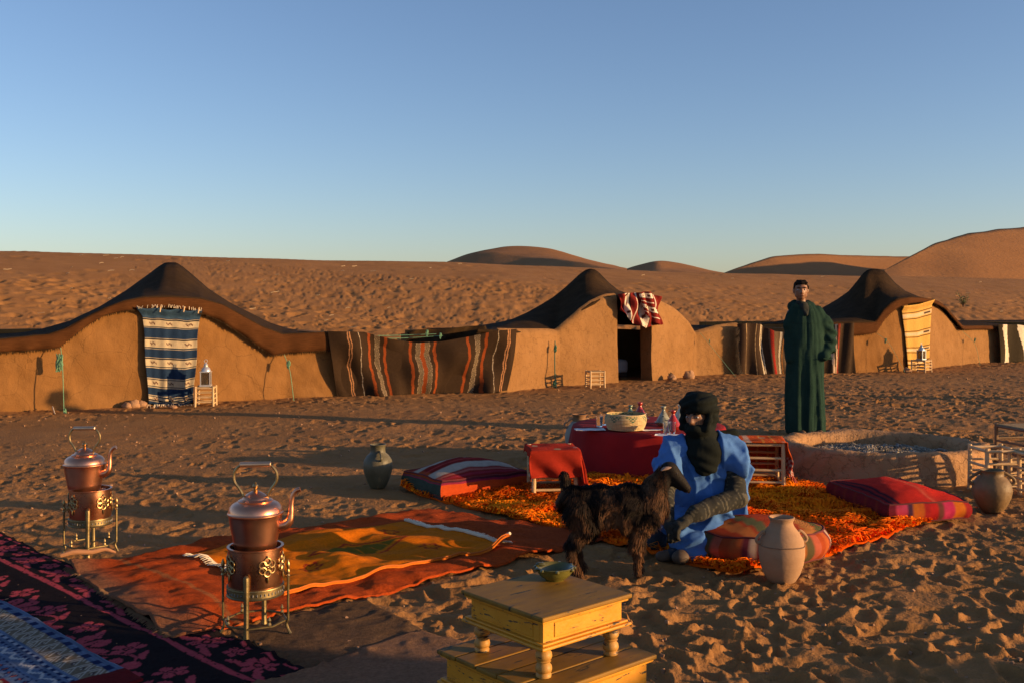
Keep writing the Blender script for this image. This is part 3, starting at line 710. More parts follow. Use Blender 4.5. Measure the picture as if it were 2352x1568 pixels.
def floral(S, T, a, b):
    a = a-.8; col = np.ones(S.shape+(3,))*np.array(INK)
    wob = .006*fbm(a*14, b*14, 2)
    def flower(cx, cy, r0, n, ph, asp=1.0):
        r0 = r0*1.28; asp = asp*.92
        dx = a-cx+wob; dy = (b-cy+wob)*asp; r = np.hypot(dx, dy); th = np.arctan2(dy, dx)
        pet = r0*(.62+.38*np.abs(np.cos(n*th/2+ph)))
        m = (r < pet) & (r > r0*.30) & ~((np.abs(np.sin(n*th/2+ph)) > .94) & (r > r0*.45))
        return m | (r < r0*.17)
    m = np.zeros(S.shape, bool)
    m |= np.abs(b-.235+wob*.5) < .014
    for i in range(-2, 12):
        x = i*.40
        m |= flower(x+.10, .58+.05*(i % 2), .150, 9, i, 1.15)
        m |= flower(x+.28, .40, .055, 5, i*2); m |= flower(x+.30, .82, .07, 6, i)
        # scrolling stems
        xs = a-x; c = .58+.16*np.sin(a*7.85+1.0)
        m |= flower(x+.05, .12, .075, 7, i*1.3, 1.3); m |= flower(x+.25, .10, .045, 5, i, 1.2)
        m |= flower(x+.2, 1.15, .14, 8, i, 1.1)
        # leaves
        for (lx, ly, an) in ((.02, .40, .6), (.19, .75, -.7), (.33, .56, 1.2), (.36, .68, -.3), (.16, .19, .3), (.36, .16, -.4)):
            dx = a-x-lx; dy = b-ly; p = dx*math.cos(an)+dy*math.sin(an); q = -dx*math.sin(an)+dy*math.cos(an)+p*p*3
            m |= (p/.06)**2+(q/.018)**2 < 1
    st = np.abs(b-.60-.17*np.sin(a*7.85+1.6)) < .008
    m |= st & (b > .26)
    m |= np.abs(b-.985+wob) < .009
    m |= (np.abs(b-.03) < .008)&(np.sin(a*40) > -.3)
    col = put(col, m & (fbm(a*60, b*60, 2) > -.55), PINK)
    return col
flor = rug('carpet', [eb(-.8, 0), eb(3.42, 0), eb(3.42, 2.2), eb(-.8, 2.2)], floral, .006, M_pile, res=.0085, wrinkle=.006, edge=.02, seed=2)
tag(flor, 'black carpet with pink floral pattern at the bottom left', 'carpet')
def blue(S, T, a, b):
    NV = np.array((.012, .022, .075)); col = np.ones(S.shape+(3,))*np.array((.10, .145, .235))
    streak = fbm(a*6, b*160, 2)
    col = col*(1+.5*streak[..., None])
    ck = (np.floor(a/.045)+np.floor(b/.016)) % 2 > .5
    edge = (b < .055); col = put(col, edge & (np.floor(a/.05) % 2 > 0) & (b > .02), NV)
    bd = (b > .055) & (b < .175); dd = np.abs(((a-b*.5)/.085) % 1-.5)*.17+np.abs(b-.115)
    col = put(col, bd, (.16, .125, .085)); col = put(col, bd & (dd % .04 < .013), (.40, .36, .30)); col = put(col, bd & (dd < .022) & ck, (.05, .03, .04))
    l = (np.abs(b-.20) < .011); col = put(col, l, (.30, .33, .38)); col = put(col, l & (np.floor(a/.03) % 2 > 0), NV)
    # field: rows of diamonds and zigzags
    f = b > .23; r = np.floor((b-.23)/.075); bb = (b-.23)/.075-r
    z = np.abs(((a+r*.03)/.11) % 1-.5)*2
    col = put(col, f & (np.abs(bb-.2-.5*z) < .12) & (r % 3 == 0), (.42, .42, .42))
    col = put(col, f & (np.abs(z-.5)+np.abs(bb-.5) < .32) & (r % 3 == 1), NV); col = put(col, f & (np.abs(z-.5)+np.abs(bb-.5) < .14) & (r % 3 == 1), (.40, .10, .06))
    col = put(col, f & (bb < .13) & (np.floor(a/.02) % 2 > 0), NV)
    rb = (a > 1.5) & (b > .23) & (r % 4 == 2); col = put(col, rb & (np.floor((a)/.07) % 2 > 0), (.13, .012, .02)); 
    col = put(col, f & (r % 3 == 2) & (np.abs(z-.5) < .2) & (np.abs(bb-.5) < .25), (.30, .26, .18))
    col = put(col, (S > .955), (.12, .010, .012))
    return col
kl = rug('kilim', [eb(-.6, .53), eb(3.1, .53), eb(3.1, 2.15), eb(-.6, 2.15)], blue, .022, M_kil, res=.0085, wrinkle=.006, edge=.02, seed=5)
tag(kl, 'light blue kilim with navy zigzags lying on the black floral carpet', 'kilim')
def orange2(S, T, a, b):
    # s runs along the short left edge, t along the length
    n = fbm(a*1.6, b*1.6, 3)[..., None]
    col = np.array((.44, .070, .014))*(1+.30*n)+0*S[..., None]; col = col*(1+.15*fbm(a*6, b*50, 2)[..., None])
    worn = (1-sstep(.02, .24, b+.08*fbm(a*3, b*3, 3)))[..., None]
    col = col*(1-worn*.8)+np.array((.20, .115, .065))*worn*.8
    col = put(col, (np.abs(b-.30+.02*np.sin(a*5)) < .012), (.42, .13, .04))
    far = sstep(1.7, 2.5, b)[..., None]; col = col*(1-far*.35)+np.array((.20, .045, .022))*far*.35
    return col
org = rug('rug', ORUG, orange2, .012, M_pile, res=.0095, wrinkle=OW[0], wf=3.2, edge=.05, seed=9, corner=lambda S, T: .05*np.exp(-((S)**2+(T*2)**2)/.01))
tag(org, 'large worn orange-red rug under the mustard rug, left of the goat', 'rug')
OCH = [(-1.90, 5.86), (-1.165, 5.06), (-.01, 5.98), (-.72, 6.72)]
def ochre(S, T, a, b):
    n = fbm(a*2, b*2, 3)[..., None]; col = np.array((.62, .155, .006))*(1+.22*n)+0*S[..., None]
    col = col*(1+.12*fbm(a*60, b*5, 2)[..., None])
    for (ca, cb) in ((.25, .3), (.75, .35), (.5, .7), (.28, 1.15), (.8, 1.1)):
        d = np.hypot((a-ca)*1.0, (b-cb)); th = np.arctan2(b-cb, a-ca); col = put(col, (np.abs(d-.045-.012*np.cos(6*th)) < .009), (.28, .03, .012))
    col = put(col, (np.abs(a-.55)+np.abs(b-.78)*.55 < .14) & (np.abs((b*30) % 1-.5) < .46), (.16, .105, .010))
    col = put(col, (np.abs(a-.55)+np.abs(b-.78)*.55 < .19) & (np.abs(a-.55)+np.abs(b-.78)*.55 > .17), (.40, .04, .012))
    col = put(col, (a > np.max(a)-.012), (.62, .16, .02))
    return col
och = rug('rug', OCH, ochre, .020, M_kil, res=.009, wrinkle=.010, wf=3.0, edge=.02, seed=14, under=OW, corner=lambda S, T: .055*np.exp(-((1-S)**2+((1-T)*1.3)**2)/.006)+.028*np.exp(-((S-.35+T*.25)/.05)**2)*sstep(.05, .3, T)*(1-sstep(.8, 1, T)))
tag(och, 'mustard yellow rug with white fringed ends lying on the orange-red rug', 'rug')
def fringe(o, p0, p1, z, n, L, side, mat, seed):
    m = MB(); r = random.Random(seed); p0 = Vector(p0); p1 = Vector(p1); d = Vector((side[0], side[1]))
    for i in range(n):
        p = p0.lerp(p1, (i+r.random()*.7)/n); e = p+d*L*r.uniform(.6, 1.1)+Vector((r.uniform(-1, 1), r.uniform(-1, 1)))*L*.3; md = (p+e)/2
        g_ = lambda q, k: Vector((q.x, q.y, gz(q.x, q.y)+z+k+(float(wrk(np.array([q.x]), np.array([q.y]), *OW)) if o is och else 0)))
        pts = [g_(p, .004), g_(md, .008), g_(e, -.002)]
        m.tube(pts, [.0030, .0026, .0018], 4)
    f = m.build('fringe', mat, o); f['kind'] = 'stuff'
fringe(och, (-1.89, 5.85), (-1.17, 5.07), .026, 190, .05, (-.78, -.63), M_cream, 1)
fringe(och, (-.01, 5.98), (-.72, 6.72), .034, 150, .03, (.66, .70), M_cream, 2)
def oz(x, y): x = np.array([x]); y = np.array([y]); return float(ground_h(x, y)+.020+wrk(x, y, .010, 3.0, 14)+wrk(x, y, *OW))
m = MB(); pts = []
for i in range(40):
    t = i/39; x = lerp(-.012, -.722, t); y = lerp(5.975, 6.715, t)
    pts.append(Vector((x, y, oz(x, y)+.008+.055*math.exp(-(t*1.3)**2/.006))))
m.tube(pts, .010, 6); m.build('selvedge', M_cream, och)
m = MB(); pts = []
for i in range(50):
    t = i/49; x = lerp(-1.165, -.015, t); y = lerp(5.06, 5.975, t); pts.append(Vector((x, y, oz(x, y)+.004+.055*math.exp(-(1-t)**2/.006))))
m.tube(pts, .004, 6); m.build('hem', M('orange_hem', (.50, .13, .012), rough=.9), och)
fringe(org, ORUG[0], ORUG[1], .014, 260, .04, (-.75, -.65), M('tan_fringe', (.16, .085, .04), rough=.95), 3)
def plain(c, c2, sc_=2.0):
    def f(S, T, a, b):
        n = np.clip(fbm(a*sc_, b*sc_, 4)*.8+.5, 0, 1)[..., None]; col = np.array(c)*(1-n)+np.array(c2)*n; return col*(1+.15*fbm(a*50, b*50, 2)[..., None])+0*S[..., None]
    return f
br = rug('mat', [(-1.32, 4.60), (-.86, 4.08), (-.28, 4.42), (-.72, 5.0)], plain((.10, .060, .032), (.17, .10, .055)), .004, M_pile, wrinkle=.008, edge=.04, seed=20)
tag(br, 'worn brown mat on the sand under the front legs of the near brazier', 'mat')
pk = rug('mat', [(-1.15, 3.70), (-.40, 4.58), (.62, 3.66), (-.1, 2.8)], plain((.195, .108, .060), (.27, .15, .088)), .010, M_pile, wrinkle=.010, edge=.03, seed=22)
tag(pk, 'dusty pink mat on the sand behind the stacked yellow tables', 'mat')
stk = G(196, 1296); m = MB(); m.tube(catmull([(-.13, -.015, .03), (-.06, .0, .045), (.03, .012, .04), (.10, .028, .05), (.16, .03, .03)], 14), [.012, .016, .014, .012, .006], 8)
o = m.build('stick', M('driftwood', (.42, .20, .09), rough=.8)); o.location = (stk.x, stk.y, .03); o.rotation_euler.z = .1; tag(o, 'short curved stick lying on the left corner of the orange-red rug', 'stick')

# ---- shaggy orange rug: woven ground and thousands of tufts
def shagc(S, T, a, b):
    n = np.clip(fbm(a*1.5+3, b*1.5, 3)+.5, 0, 1)[..., None]; return np.array((.62, .070, .003))*(1-n)+np.array((.72, .11, .004))*n+0*S[..., None]
shag = rug('shag_rug', SHAG, shagc, .008, M_pile, res=.016, wrinkle=.02, wf=2.2, edge=.05, seed=30)
tag(shag, 'big shaggy golden orange rug under the seated man and the red table', 'rug')
M_tuft = M('shaggy_wool', attr=True, var=.1, nscale=5, rough=.9, spec=.03)
def tufts():
    r = np.random.RandomState(4); N = 46000; s = r.rand(N); t = r.rand(N)
    A, B, C_, D = [np.array(p) for p in SHAG]
    P = (A*((1-s)*(1-t))[:, None]+B*(s*(1-t))[:, None]+C_*(s*t)[:, None]+D*((1-s)*t)[:, None])
    x, y = P[:, 0], P[:, 1]; z = ground_h(x, y)+.008+.02*(fbm(x*2.2+30, y*2.2*1.6, 3)+.35).clip(0)*1.6
    cl = fbm(x*9, y*9, 2); an = 2*math.pi*(fbm(x*2.5+7, y*2.5, 2)+.5)+r.randn(N)*.7; lean = .35+.5*r.rand(N)
    L = (.036+.040*r.rand(N))*(1+.9*cl); w_ = .0045+.004*r.rand(N)
    dx = np.cos(an); dy = np.sin(an)
    up = np.stack([dx*lean, dy*lean, np.ones(N)], -1); up /= np.linalg.norm(up, axis=1)[:, None]
    out = np.stack([dx, dy, -.15*np.ones(N)], -1); sd = np.stack([-dy, dx, 0*dx], -1)
    b0 = np.stack([x, y, z], -1); m1 = b0+up*(L*.6)[:, None]; tip = m1+out*(L*.55)[:, None]
    V = np.stack([b0-sd*w_[:, None], b0+sd*w_[:, None], m1-sd*w_[:, None]*.9, m1+sd*w_[:, None]*.9, tip-sd*w_[:, None]*.3, tip+sd*w_[:, None]*.3], 1).reshape(-1, 3)
    k = np.arange(N)[:, None]*6; Fc = np.concatenate([k+np.array([[0, 1, 3, 2]]), k+np.array([[2, 3, 5, 4]])], 0)
    h = np.clip(.5+fbm(x*1.4, y*1.4, 3)*1.1+r.randn(N)*.12, 0, 1)[:, None]
    c = np.array((.92, .125, .004))*(1-h)+np.array((1.0, .29, .008))*h; c = np.repeat(c, 6, 0)
    o = mesh('tufts', V, Fc, M_tuft, shag, True, col=c); o['kind'] = 'stuff'
tufts()
# ================================================================== KETTLES AND BRAZIERS
M_cu = M('polished_copper', (.66, .28, .15), (.78, .39, .24), nscale=6, rough=.31, metal=1, vr=.10, bump=(9, .12, .01))
M_cud = M('tarnished_copper', (.48, .21, .11), (.62, .31, .18), nscale=9, rough=.28, metal=1, vr=.12, bump=(9, .15, .01))
M_br = M('aged_brass', (.30, .21, .09), (.42, .30, .14), nscale=14, rough=.40, metal=1, vr=.12, bump=(40, .2, .004))
M_brd = M('dull_brass', (.16, .125, .065), (.26, .20, .10), nscale=14, rough=.5, metal=1, vr=.1, bump=(60, .3, .004))
M_gr = M('worn_copper_grip', (.68, .42, .24), (.80, .54, .34), nscale=20, rough=.38, metal=1)
M_coal = M('charcoal', (.02, .018, .016), (.30, .28, .26), nscale=40, rough=.95, bump=(50, .8, .01))
def kettle(loc, rz, label, s=1):
    t = thing('kettle', label, 'kettle', loc, rz, 'copper kettles on brass braziers', s)
    m = MB(); m.lathe([(.0, -.012), (.086, -.012), (.093, -.006), (.100, .03), (.109, .075), (.116, .115), (.119, .138), (.121, .143), (.1245, .146), (.1245, .151), (.121, .154), (.120, .160), (.115, .176), (.104, .189), (.090, .197), (.078, .2), (.074, .203)], n=48); m.build('body', M_cu, t, autos=40)
    m = MB(); m.lathe([(.075, .200), (.077, .206), (.070, .210), (.060, .214), (.057, .220), (.052, .224), (.040, .234), (.024, .243), (.013, .247), (.008, .250)], n=40); ld = m.build('lid', M_cu, t, autos=40)
    m = MB(); m.lathe([(.010, .249), (.012, .253), (.006, .257), (.011, .262), (.014, .270), (.011, .277), (.005, .281), (.006, .286), (.0, .291)], n=16); m.build('knob', M_br, ld)
    m = MB(); m.tube(catmull([(.104, 0, .088), (.132, 0, .094), (.152, 0, .112), (.159, 0, .145), (.161, 0, .185), (.167, 0, .222), (.182, 0, .246), (.202, 0, .254)], 34), [.026, .025, .020, .015, .012, .0105, .010, .011], 12); m.build('spout', M_cu, t)
    m = MB()
    for sg in (-1, 1):
        m.tube(catmull([(sg*.060, 0, .200), (sg*.055, 0, .222), (sg*.070, 0, .255), (sg*.094, 0, .290), (sg*.096, 0, .325), (sg*.082, 0, .352), (sg*.064, 0, .366)], 26), .0062, 8); m.ball((sg*.062, 0, .199), (.016, .011, .004), 6)
        m.build('handle_arm', M_br, t); m = MB()
    m.tube([(-.070, 0, .366), (-.068, 0, .366), (.068, 0, .368), (.070, 0, .368)], [.010, .0125, .0125, .010], 12); m.build('grip', M_gr, t)
    return t
def rosette(r, ang, z, s, parent, mat):
    c = Vector((r*math.cos(ang), r*math.sin(ang), z)); ex = Vector((-math.sin(ang), math.cos(ang), 0)); ez = Vector((0, 0, 1)); n = Vector((math.cos(ang), math.sin(ang), 0))
    def q(x, y): 
        a2 = x/r; return Vector((r*math.cos(ang+a2), r*math.sin(ang+a2), z+y))+n*.004
    m = MB()
    for k in range(6):
        g = math.pi*k/3; cx, cy = .62*s*math.cos(g+.52), .62*s*math.sin(g+.52)
        m.tube([q(cx+.38*s*math.cos(a), cy+.38*s*math.sin(a)) for a in np.linspace(0, 2*math.pi, 13)], .0028, 5, False)
    for k in range(2):
        P = [q(.62*s*math.cos(a+k*math.pi/3), .62*s*math.sin(a+k*math.pi/3)) for a in (math.pi/2, math.pi/2+2.094, math.pi/2+4.189, math.pi/2)]
        for a, b in zip(P, P[1:]): m.tube([a, b], .0022, 5)
    m.ball(q(0, 0), .006, 5)
    m.tube([q(0, -s), q(0, -1.35*s), q(0, -1.75*s)], [.004, .006, .0015], 6); m.tube([q(0, s), q(0, 1.3*s)], [.005, .0015], 6)
    o = m.build('rosette', mat, parent); return o
def brazier(loc, rz, label):
    t = thing('brazier', label, 'brazier', loc, rz, 'brass and copper braziers')
    m = MB(); m.lathe([(.119, .185), (.121, .19), (.121, .388), (.126, .391), (.126, .397), (.114, .397), (.113, .36), (.112, .30), (0, .30)], n=56); dr = m.build('drum', M_cud, t, autos=40)
    m = MB(); m.lathe([(.1215, .176), (.127, .178), (.128, .182), (.124, .186), (.124, .214), (.128, .217), (.127, .222), (.122, .224)], n=56); m.build('base_band', M_brd, t, autos=40)
    m = MB()
    for k in range(44):
        a = 2*math.pi*k/44
        m.ball((.1245*math.cos(a), .1245*math.sin(a), .2), (.0035, .0035, .008), 4)
    f = m.build('hole_dots', M_coal, t); f['kind'] = 'stuff'  # dark ovals stand in for the shaded holes of the pierced band
    for a in (-90-50, -90+38, -90+84, -90-98, 60, 110): rosette(.1225, R(a), .322, .041, t, M_br)
    m = MB(); rr = random.Random(5)
    for k in range(60):
        a = rr.random()*6.28; r_ = .098*math.sqrt(rr.random()); m.box((r_*math.cos(a), r_*math.sin(a), .355+.02*rr.random()), (.03, .022, .018), Matrix.Rotation(rr.random()*3, 3, (rr.random(), rr.random(), 1)))
    f = m.build('coals', M_coal, t, False); f['kind'] = 'stuff'
    for k, a in enumerate((-94, -4, 86, 176)):
        a = R(a); d = Vector((math.cos(a), math.sin(a), 0)); e = Vector((-d.y, d.x, 0))
        if k % 2 == 0:                     # stout posts front and rear
            m = MB(); m.tube([d*.132+Vector((0, 0, z)) for z in (.292, .285, .27, .2, .1, .02, 0)], [.006, .013, .0145, .0125, .0115, .013, .016], 10); m.build('leg', M_brd, t)
        else:                              # bracket legs with a turned spindle
            m = MB(); m.tube([d*.150+Vector((0, 0, z)) for z in (.262, .20, .06)], [.0065, .0055, .0055], 8); m.tube(catmull([d*.150+Vector((0, 0, .06)), d*.142+Vector((0, 0, .045)), d*.150+Vector((0, 0, .02)), d*.160+Vector((0, 0, 0))], 10), [.006, .007, .006, .009], 8)
            m.build('leg', M_brd, t)
            m = MB(); m.lathe([(.004, .255), (.010, .262), (.006, .270), (.009, .282), (.005, .292), (.008, .303), (.009, .315), (.003, .332), (0, .336)], d*.150, 10); m.tube(catmull([d*.124+Vector((0, 0, .285)), d*.138+Vector((0, 0, .272)), d*.150+Vector((0, 0, .262))], 8), .006, 6); m.build('side_handle', M_br, t)
    m = MB(); m.tube([(.140*math.cos(a), .140*math.sin(a), .060) for a in np.linspace(0, 2*math.pi, 9)], .005, 6, False); st = m.build('stretcher', M_brd, t)
    for a in (-140, -50, 40, 130):
        a = R(a); m = MB(); m.lathe([(.005, .06), (.009, .068), (.005, .078), (.008, .088), (.004, .098), (0, .106)], (.133*math.cos(a), .133*math.sin(a), 0), 8); m.build('spindle', M_br, st)
    return t
k1 = G(587, 1455); k2 = G(208, 1273)
for p in (k1, k2): p.z = gz(p.x, p.y)+.006
brazier(k1, .02, 'copper and brass brazier under the nearer kettle, standing at the orange-red rug'); kettle(k1+Vector((0, 0, .396)), .04, 'copper kettle on the nearer brazier beside the mustard rug')
b2_ = brazier(k2, .35, 'copper and brass brazier under the farther kettle, standing on bare sand'); kettle(k2+Vector((-.035, 0, .386)), -.08, 'copper kettle on the farther brazier at the left, on bare sand', .97)
b2_.scale = (.97, .97, .97)

# ================================================================== STACKED YELLOW TABLES AND BOWL
M_yp = M('chipped_yellow_paint', (.50, .20, .012), (.62, .28, .020), nscale=9, rough=.5, spec=.3, vr=.1, bump=(14, .35, .01), bump2=(90, .3, .003), wear=(16, .59, (.020, .028, .026), (1, 1, 5)))
M_yt = M('worn_varnished_yellow_top', (.17, .084, .010), (.27, .140, .018), nscale=6, rough=.6, spec=.2, vr=.14, bump=(9, .15, .01), wear=(5.5, .60, (.025, .028, .018), (1, 6, 1)), stretch=(1, 4, 1))
M_yl = M('worn_turned_legs', (.34, .17, .035), (.46, .25, .06), nscale=9, rough=.5, spec=.3, bump=(30, .4, .005), wear=(13, .58, (.03, .025, .02), (1, 1, 4)))
def bevel_box(name, c, d, mat, parent, bv=.004):
    m = MB(); m.box(c, d); o = m.build(name, mat, parent, smooth=False); b = o.modifiers.new('b', 'BEVEL'); b.width = bv; b.segments = 2; return o
def low_table(label, S, H, apr, leg, loc, rz, boards=1):
    t = thing('low_table', label, 'table', loc, rz, 'stacked yellow wooden tables')
    th = .016
    for k in range(boards):
        w_ = S/boards; bevel_box('board' if boards > 1 else 'tabletop', (0, (k+.5)*w_-S/2, H-th/2+(.0016*(k % 2))), (S, w_-(.004 if boards > 1 else 0), th), M_yt, t, .005)
    ap = S-.055
    m = MB(); bevel_box('underframe', (0, 0, H-th-.004), (S-.02, S-.02, .010), M_yp, t, .003)
    zt = H-th-.009; zb = zt-apr
    for a in range(4):
        rot = Matrix.Rotation(a*math.pi/2, 3, 'Z'); m = MB()
        m.box(rot @ Vector((0, -ap/2+.008, (zt+zb)/2)), (ap-.0 if a % 2 == 0 else ap-.034, .016, apr), rot)
        side = m.build('apron', M_yp, t, smooth=False)
        m = MB(); inset = ap*.74
        # raised panel on the face between two stiles
        m.box(rot @ Vector((0, -ap/2-.0012, (zt+zb)/2)), (inset, .004, apr*.74), rot)
        p = m.build('panel', M_yp, side, smooth=False); b = p.modifiers.new('b', 'BEVEL'); b.width = .002
    bevel_box('lower_molding', (0, 0, zb-.003), (S-.022, S-.022, .008), M_yp, t, .003); bevel_box('molding', (0, 0, zb-.0125), (S-.002, S-.002, .011), M_yp, t, .005)
    z0 = zb-.018; L = z0
    pr = [(0, z0), (.021, z0), (.021, z0-L*.10), (.017, z0-L*.14), (.0245, z0-L*.22), (.026, z0-L*.34), (.0235, z0-L*.42), (.017, z0-L*.46), (.023, z0-L*.50), (.017, z0-L*.54), (.0245, z0-L*.64), (.026, z0-L*.74), (.0245, z0-L*.82), (.018, z0-L*.86), (.024, z0-L*.92), (.023, 0), (0, 0)]
    k = leg/.024
    for a in (-1, 1):
        for b in (-1, 1):
            m = MB(); m.lathe([(r_*k, z) for r_, z in pr[::-1]], ((ap/2-.026)*a, (ap/2-.026)*b, 0), 20); m.build('leg', M_yl, t, autos=60)
    return t
RT = R(41.0); tc1 = Vector((.118, 3.45, .292))
low_table('small yellow table with turned legs, the upper of two stacked, holding the green bowl', .422, .210, .066, .026, tc1, RT)
low_table('larger chipped yellow plank table, the lower of two stacked', .545, .290, .075, .031, (.118, 3.46, 0), RT, 5)
bp = Vector((.155, 3.60, .502))
M_gl = M('green_glazed_clay', (.045, .045, .012), (.14, .125, .025), nscale=7, rough=.13, spec=.6, bump=(12, .2, .01), vr=.05)
t = thing('bowl', 'green glazed clay bowl with knobbed rim on the small yellow table', 'bowl', bp)
m = MB(); m.lathe([(0, 0), (.034, 0), (.036, .004), (.052, .014), (.064, .030), (.066, .042), (.069, .046), (.066, .049), (.060, .045), (.054, .026), (.040, .014), (0, .010)], n=40); m.build('body', M_gl, t, autos=50)
for k in range(9):
    a = 2*math.pi*(k+.3*math.sin(k*5))/9; m = MB(); m.ball((.070*math.cos(a), .070*math.sin(a), .043), (.008, .008, .0065), 6); m.build('rim_knob', M_gl, t)
m = MB(); m.ball((-.052, .020, .050), (.018, .010, .008), 6); m.build('spout_notch', M_gl, t)

# ================================================================== POTS
M_clay = M('pale_clay', (.29, .17, .095), (.37, .23, .135), nscale=5, rough=.85, spec=.2, bump=(50, .25, .006), stretch=(1, 1, 2), bump2=(8, .15, .01))
M_olive = M('olive_glazed_clay', (.065, .058, .032), (.12, .105, .060), nscale=9, rough=.52, spec=.4, bump=(14, .5, .012), bump2=(60, .4, .004), vr=.15, wear=(7, .62, (.17, .12, .06), (1, 1, .4)))
M_oliv2 = M('brown_olive_glazed_clay', (.12, .075, .032), (.20, .125, .055), nscale=9, rough=.58, spec=.3, bump=(14, .5, .012), bump2=(60, .4, .004), vr=.15, wear=(6, .62, (.20, .12, .05), (1, 1, .4)))
def handle_pts(r0, z0, r1, z1, out, a):
    d = Vector((math.cos(a), math.sin(a), 0)); z = Vector((0, 0, 1))
    return catmull([d*(r0-.006)+z*z0, d*(r0+out*.8)+z*(z0+.004), d*(max(r0, r1)+out)+z*((z0+z1)/2), d*(r1+out*.35)+z*(z1+.01), d*(r1-.008)+z*(z1-.006)], 22)
p = G(1795, 1334); p.z = gz(p.x, p.y)-.004
t = thing('clay_jar', 'tall pale clay jar with two small handles in front of the orange striped pouf', 'jar', p)
m = MB(); m.lathe([(0, .0), (.062, 0), (.075, .010), (.098, .05), (.115, .10), (.122, .148), (.122, .19), (.113, .232), (.092, .268), (.070, .295), (.060, .315), (.060, .326), (.067, .340), (.070, .347), (.064, .350), (.054, .342), (.050, .315), (.06, .28), (.09, .22), (.09, .1), (0, .05)], n=48); m.build('body', M_clay, t, autos=60)
for a in (R(187), R(7)):
    m = MB(); m.tube(handle_pts(.118, .212, .098, .262, .022, a), .0085, 10); m.build('handle', M_clay, t)
m = MB()
for k in range(110):
    a = 2*math.pi*k/110; z = .204+.002*math.sin(a*3); m.ball((.1215*math.cos(a), .1215*math.sin(a), z), (.0038, .0038, .0026), 4, Matrix.Rotation(a, 3, 'Z') @ Matrix.Rotation(.6, 3, 'X'))
f = m.build('rope_band', M('dark_clay_band', (.24, .15, .09), rough=.8), t); f['kind'] = 'stuff'
p = G(868, 1122); p.z = gz(p.x, p.y)
t = thing('vase', 'dark olive glazed vase standing alone on the sand left of the striped cushion', 'vase', p)
m = MB(); m.lathe([(0, 0), (.055, 0), (.066, .012), (.092, .07), (.112, .13), (.120, .175), (.113, .225), (.088, .265), (.064, .285), (.060, .30), (.060, .338), (.067, .350), (.064, .354), (.055, .345), (.053, .29), (.08, .24), (0, .1)], n=44); m.build('body', M_olive, t, autos=60)
for a in (R(-70), R(110)):
    m = MB(); m.tube(handle_pts(.108, .235, .062, .292, .018, a), .008, 8); m.build('handle', M_olive, t)
p = G(2278, 1174); p.z = gz(p.x, p.y)-.005
t = thing('jug', 'brown olive glazed jug with handle standing on the sand at the right', 'jug', p)
m = MB(); m.lathe([(0, 0), (.060, 0), (.072, .012), (.105, .06), (.128, .115), (.136, .160), (.128, .205), (.104, .243), (.080, .262), (.076, .278), (.078, .295), (.084, .303), (.080, .306), (.068, .298), (.066, .27), (.09, .22), (0, .1)], n=44); m.build('body', M_oliv2, t, autos=60)
for a in (R(-8), R(172)):
    m = MB(); m.tube(handle_pts(.126, .205, .078, .275, .024, a), .011, 10); m.build('handle', M_oliv2, t)
p = G(1326, 1036) ; Yb = 9.7; p = Vector(((1331-CX)/F*Yb, Yb, 0)); p.z = gz(p.x, p.y)
t = thing('amphora', 'large pale amphora with brown neck standing behind the left side of the red table', 'jar', p)
m = MB(); m.lathe([(0, 0), (.07, 0), (.10, .03), (.135, .12), (.145, .20), (.125, .28), (.09, .325), (.068, .345)], n=40); m.build('body', M('pale_grey_clay', (.22, .20, .17), (.30, .27, .22), rough=.8, bump=(20, .3, .01)), t)
m = MB(); m.lathe([(.066, .340), (.060, .36), (.062, .39), (.074, .412), (.070, .415), (.055, .40), (.05, .36), (.0, .35)], n=36); m.build('neck', M('brown_clay', (.20, .10, .04), rough=.7), t, autos=60)
for a in (R(190), R(10)):
    m = MB(); m.tube(handle_pts(.118, .288, .066, .36, .03, a), .010, 8); m.build('handle', M_clay, t)

# ================================================================== CUSHIONS
def cushion(name, label, cat, loc, rz, size, colf, bulge=.3, n=30, piping=None, sag=None, round_=.0, group=None, side=.03):
    w_, d_, h_ = size; t = thing(name, label, cat, loc, rz, group); V = []; Fc = []; C_ = []
    def P(x, y, z):
        e = (1-x*x)*(1-y*y)
        r_ = round_; 
        X = x*w_/2*(1-r_*y*y*.5+side*(1-z*z))*(1+.03*(1-y*y)); Y = y*d_/2*(1-r_*x*x*.5+side*(1-z*z))*(1+.03*(1-x*x)); Z = h_*(.5+.5*z*(1-.12*(x*x*y*y)))
        if z > 0: Z += bulge*h_*e*z
        if sag: Z += sag(x, y)*z*(z > 0)
        k = float(fbm(X*7+loc[0], Y*7+Z*9, 3)); return Vector((X+.010*k, Y+.010*k, Z+.012*k))
    for ax in range(5):
        base = len(V); 
        for i in range(n+1):
            for j in range(n+1):
                a, b = 2*i/n-1, 2*j/n-1
                if ax == 0: p = (a, b, 1)
                elif ax == 1: p = (a, -1, b)
                elif ax == 2: p = (1, a, b)
                elif ax == 3: p = (-a, 1, b)
                else: p = (-1, -a, b)
                V.append(P(*p)); C_.append(colf(ax, a, b))
        Fc += [tuple(f) for f in grid_faces(n+1, n+1, off=base).tolist()]
    o = mesh('cover', V, Fc, M_cl, t, True, col=C_)
    if piping:
        m = MB()
        for z in (1, -.97):
            pts = [P(a, -1, z) for a in np.linspace(-1, 1, 16)]+[P(1, a, z) for a in np.linspace(-1, 1, 16)]+[P(-a, 1, z) for a in np.linspace(-1, 1, 16)]+[P(-1, -a, z) for a in np.linspace(-1, 1, 16)]
            m.tube(pts, .006, 6); m.build('piping', piping, t); m = MB()
    return t
M_pipe = M('dark_red_piping', (.10, .012, .014), rough=.9)
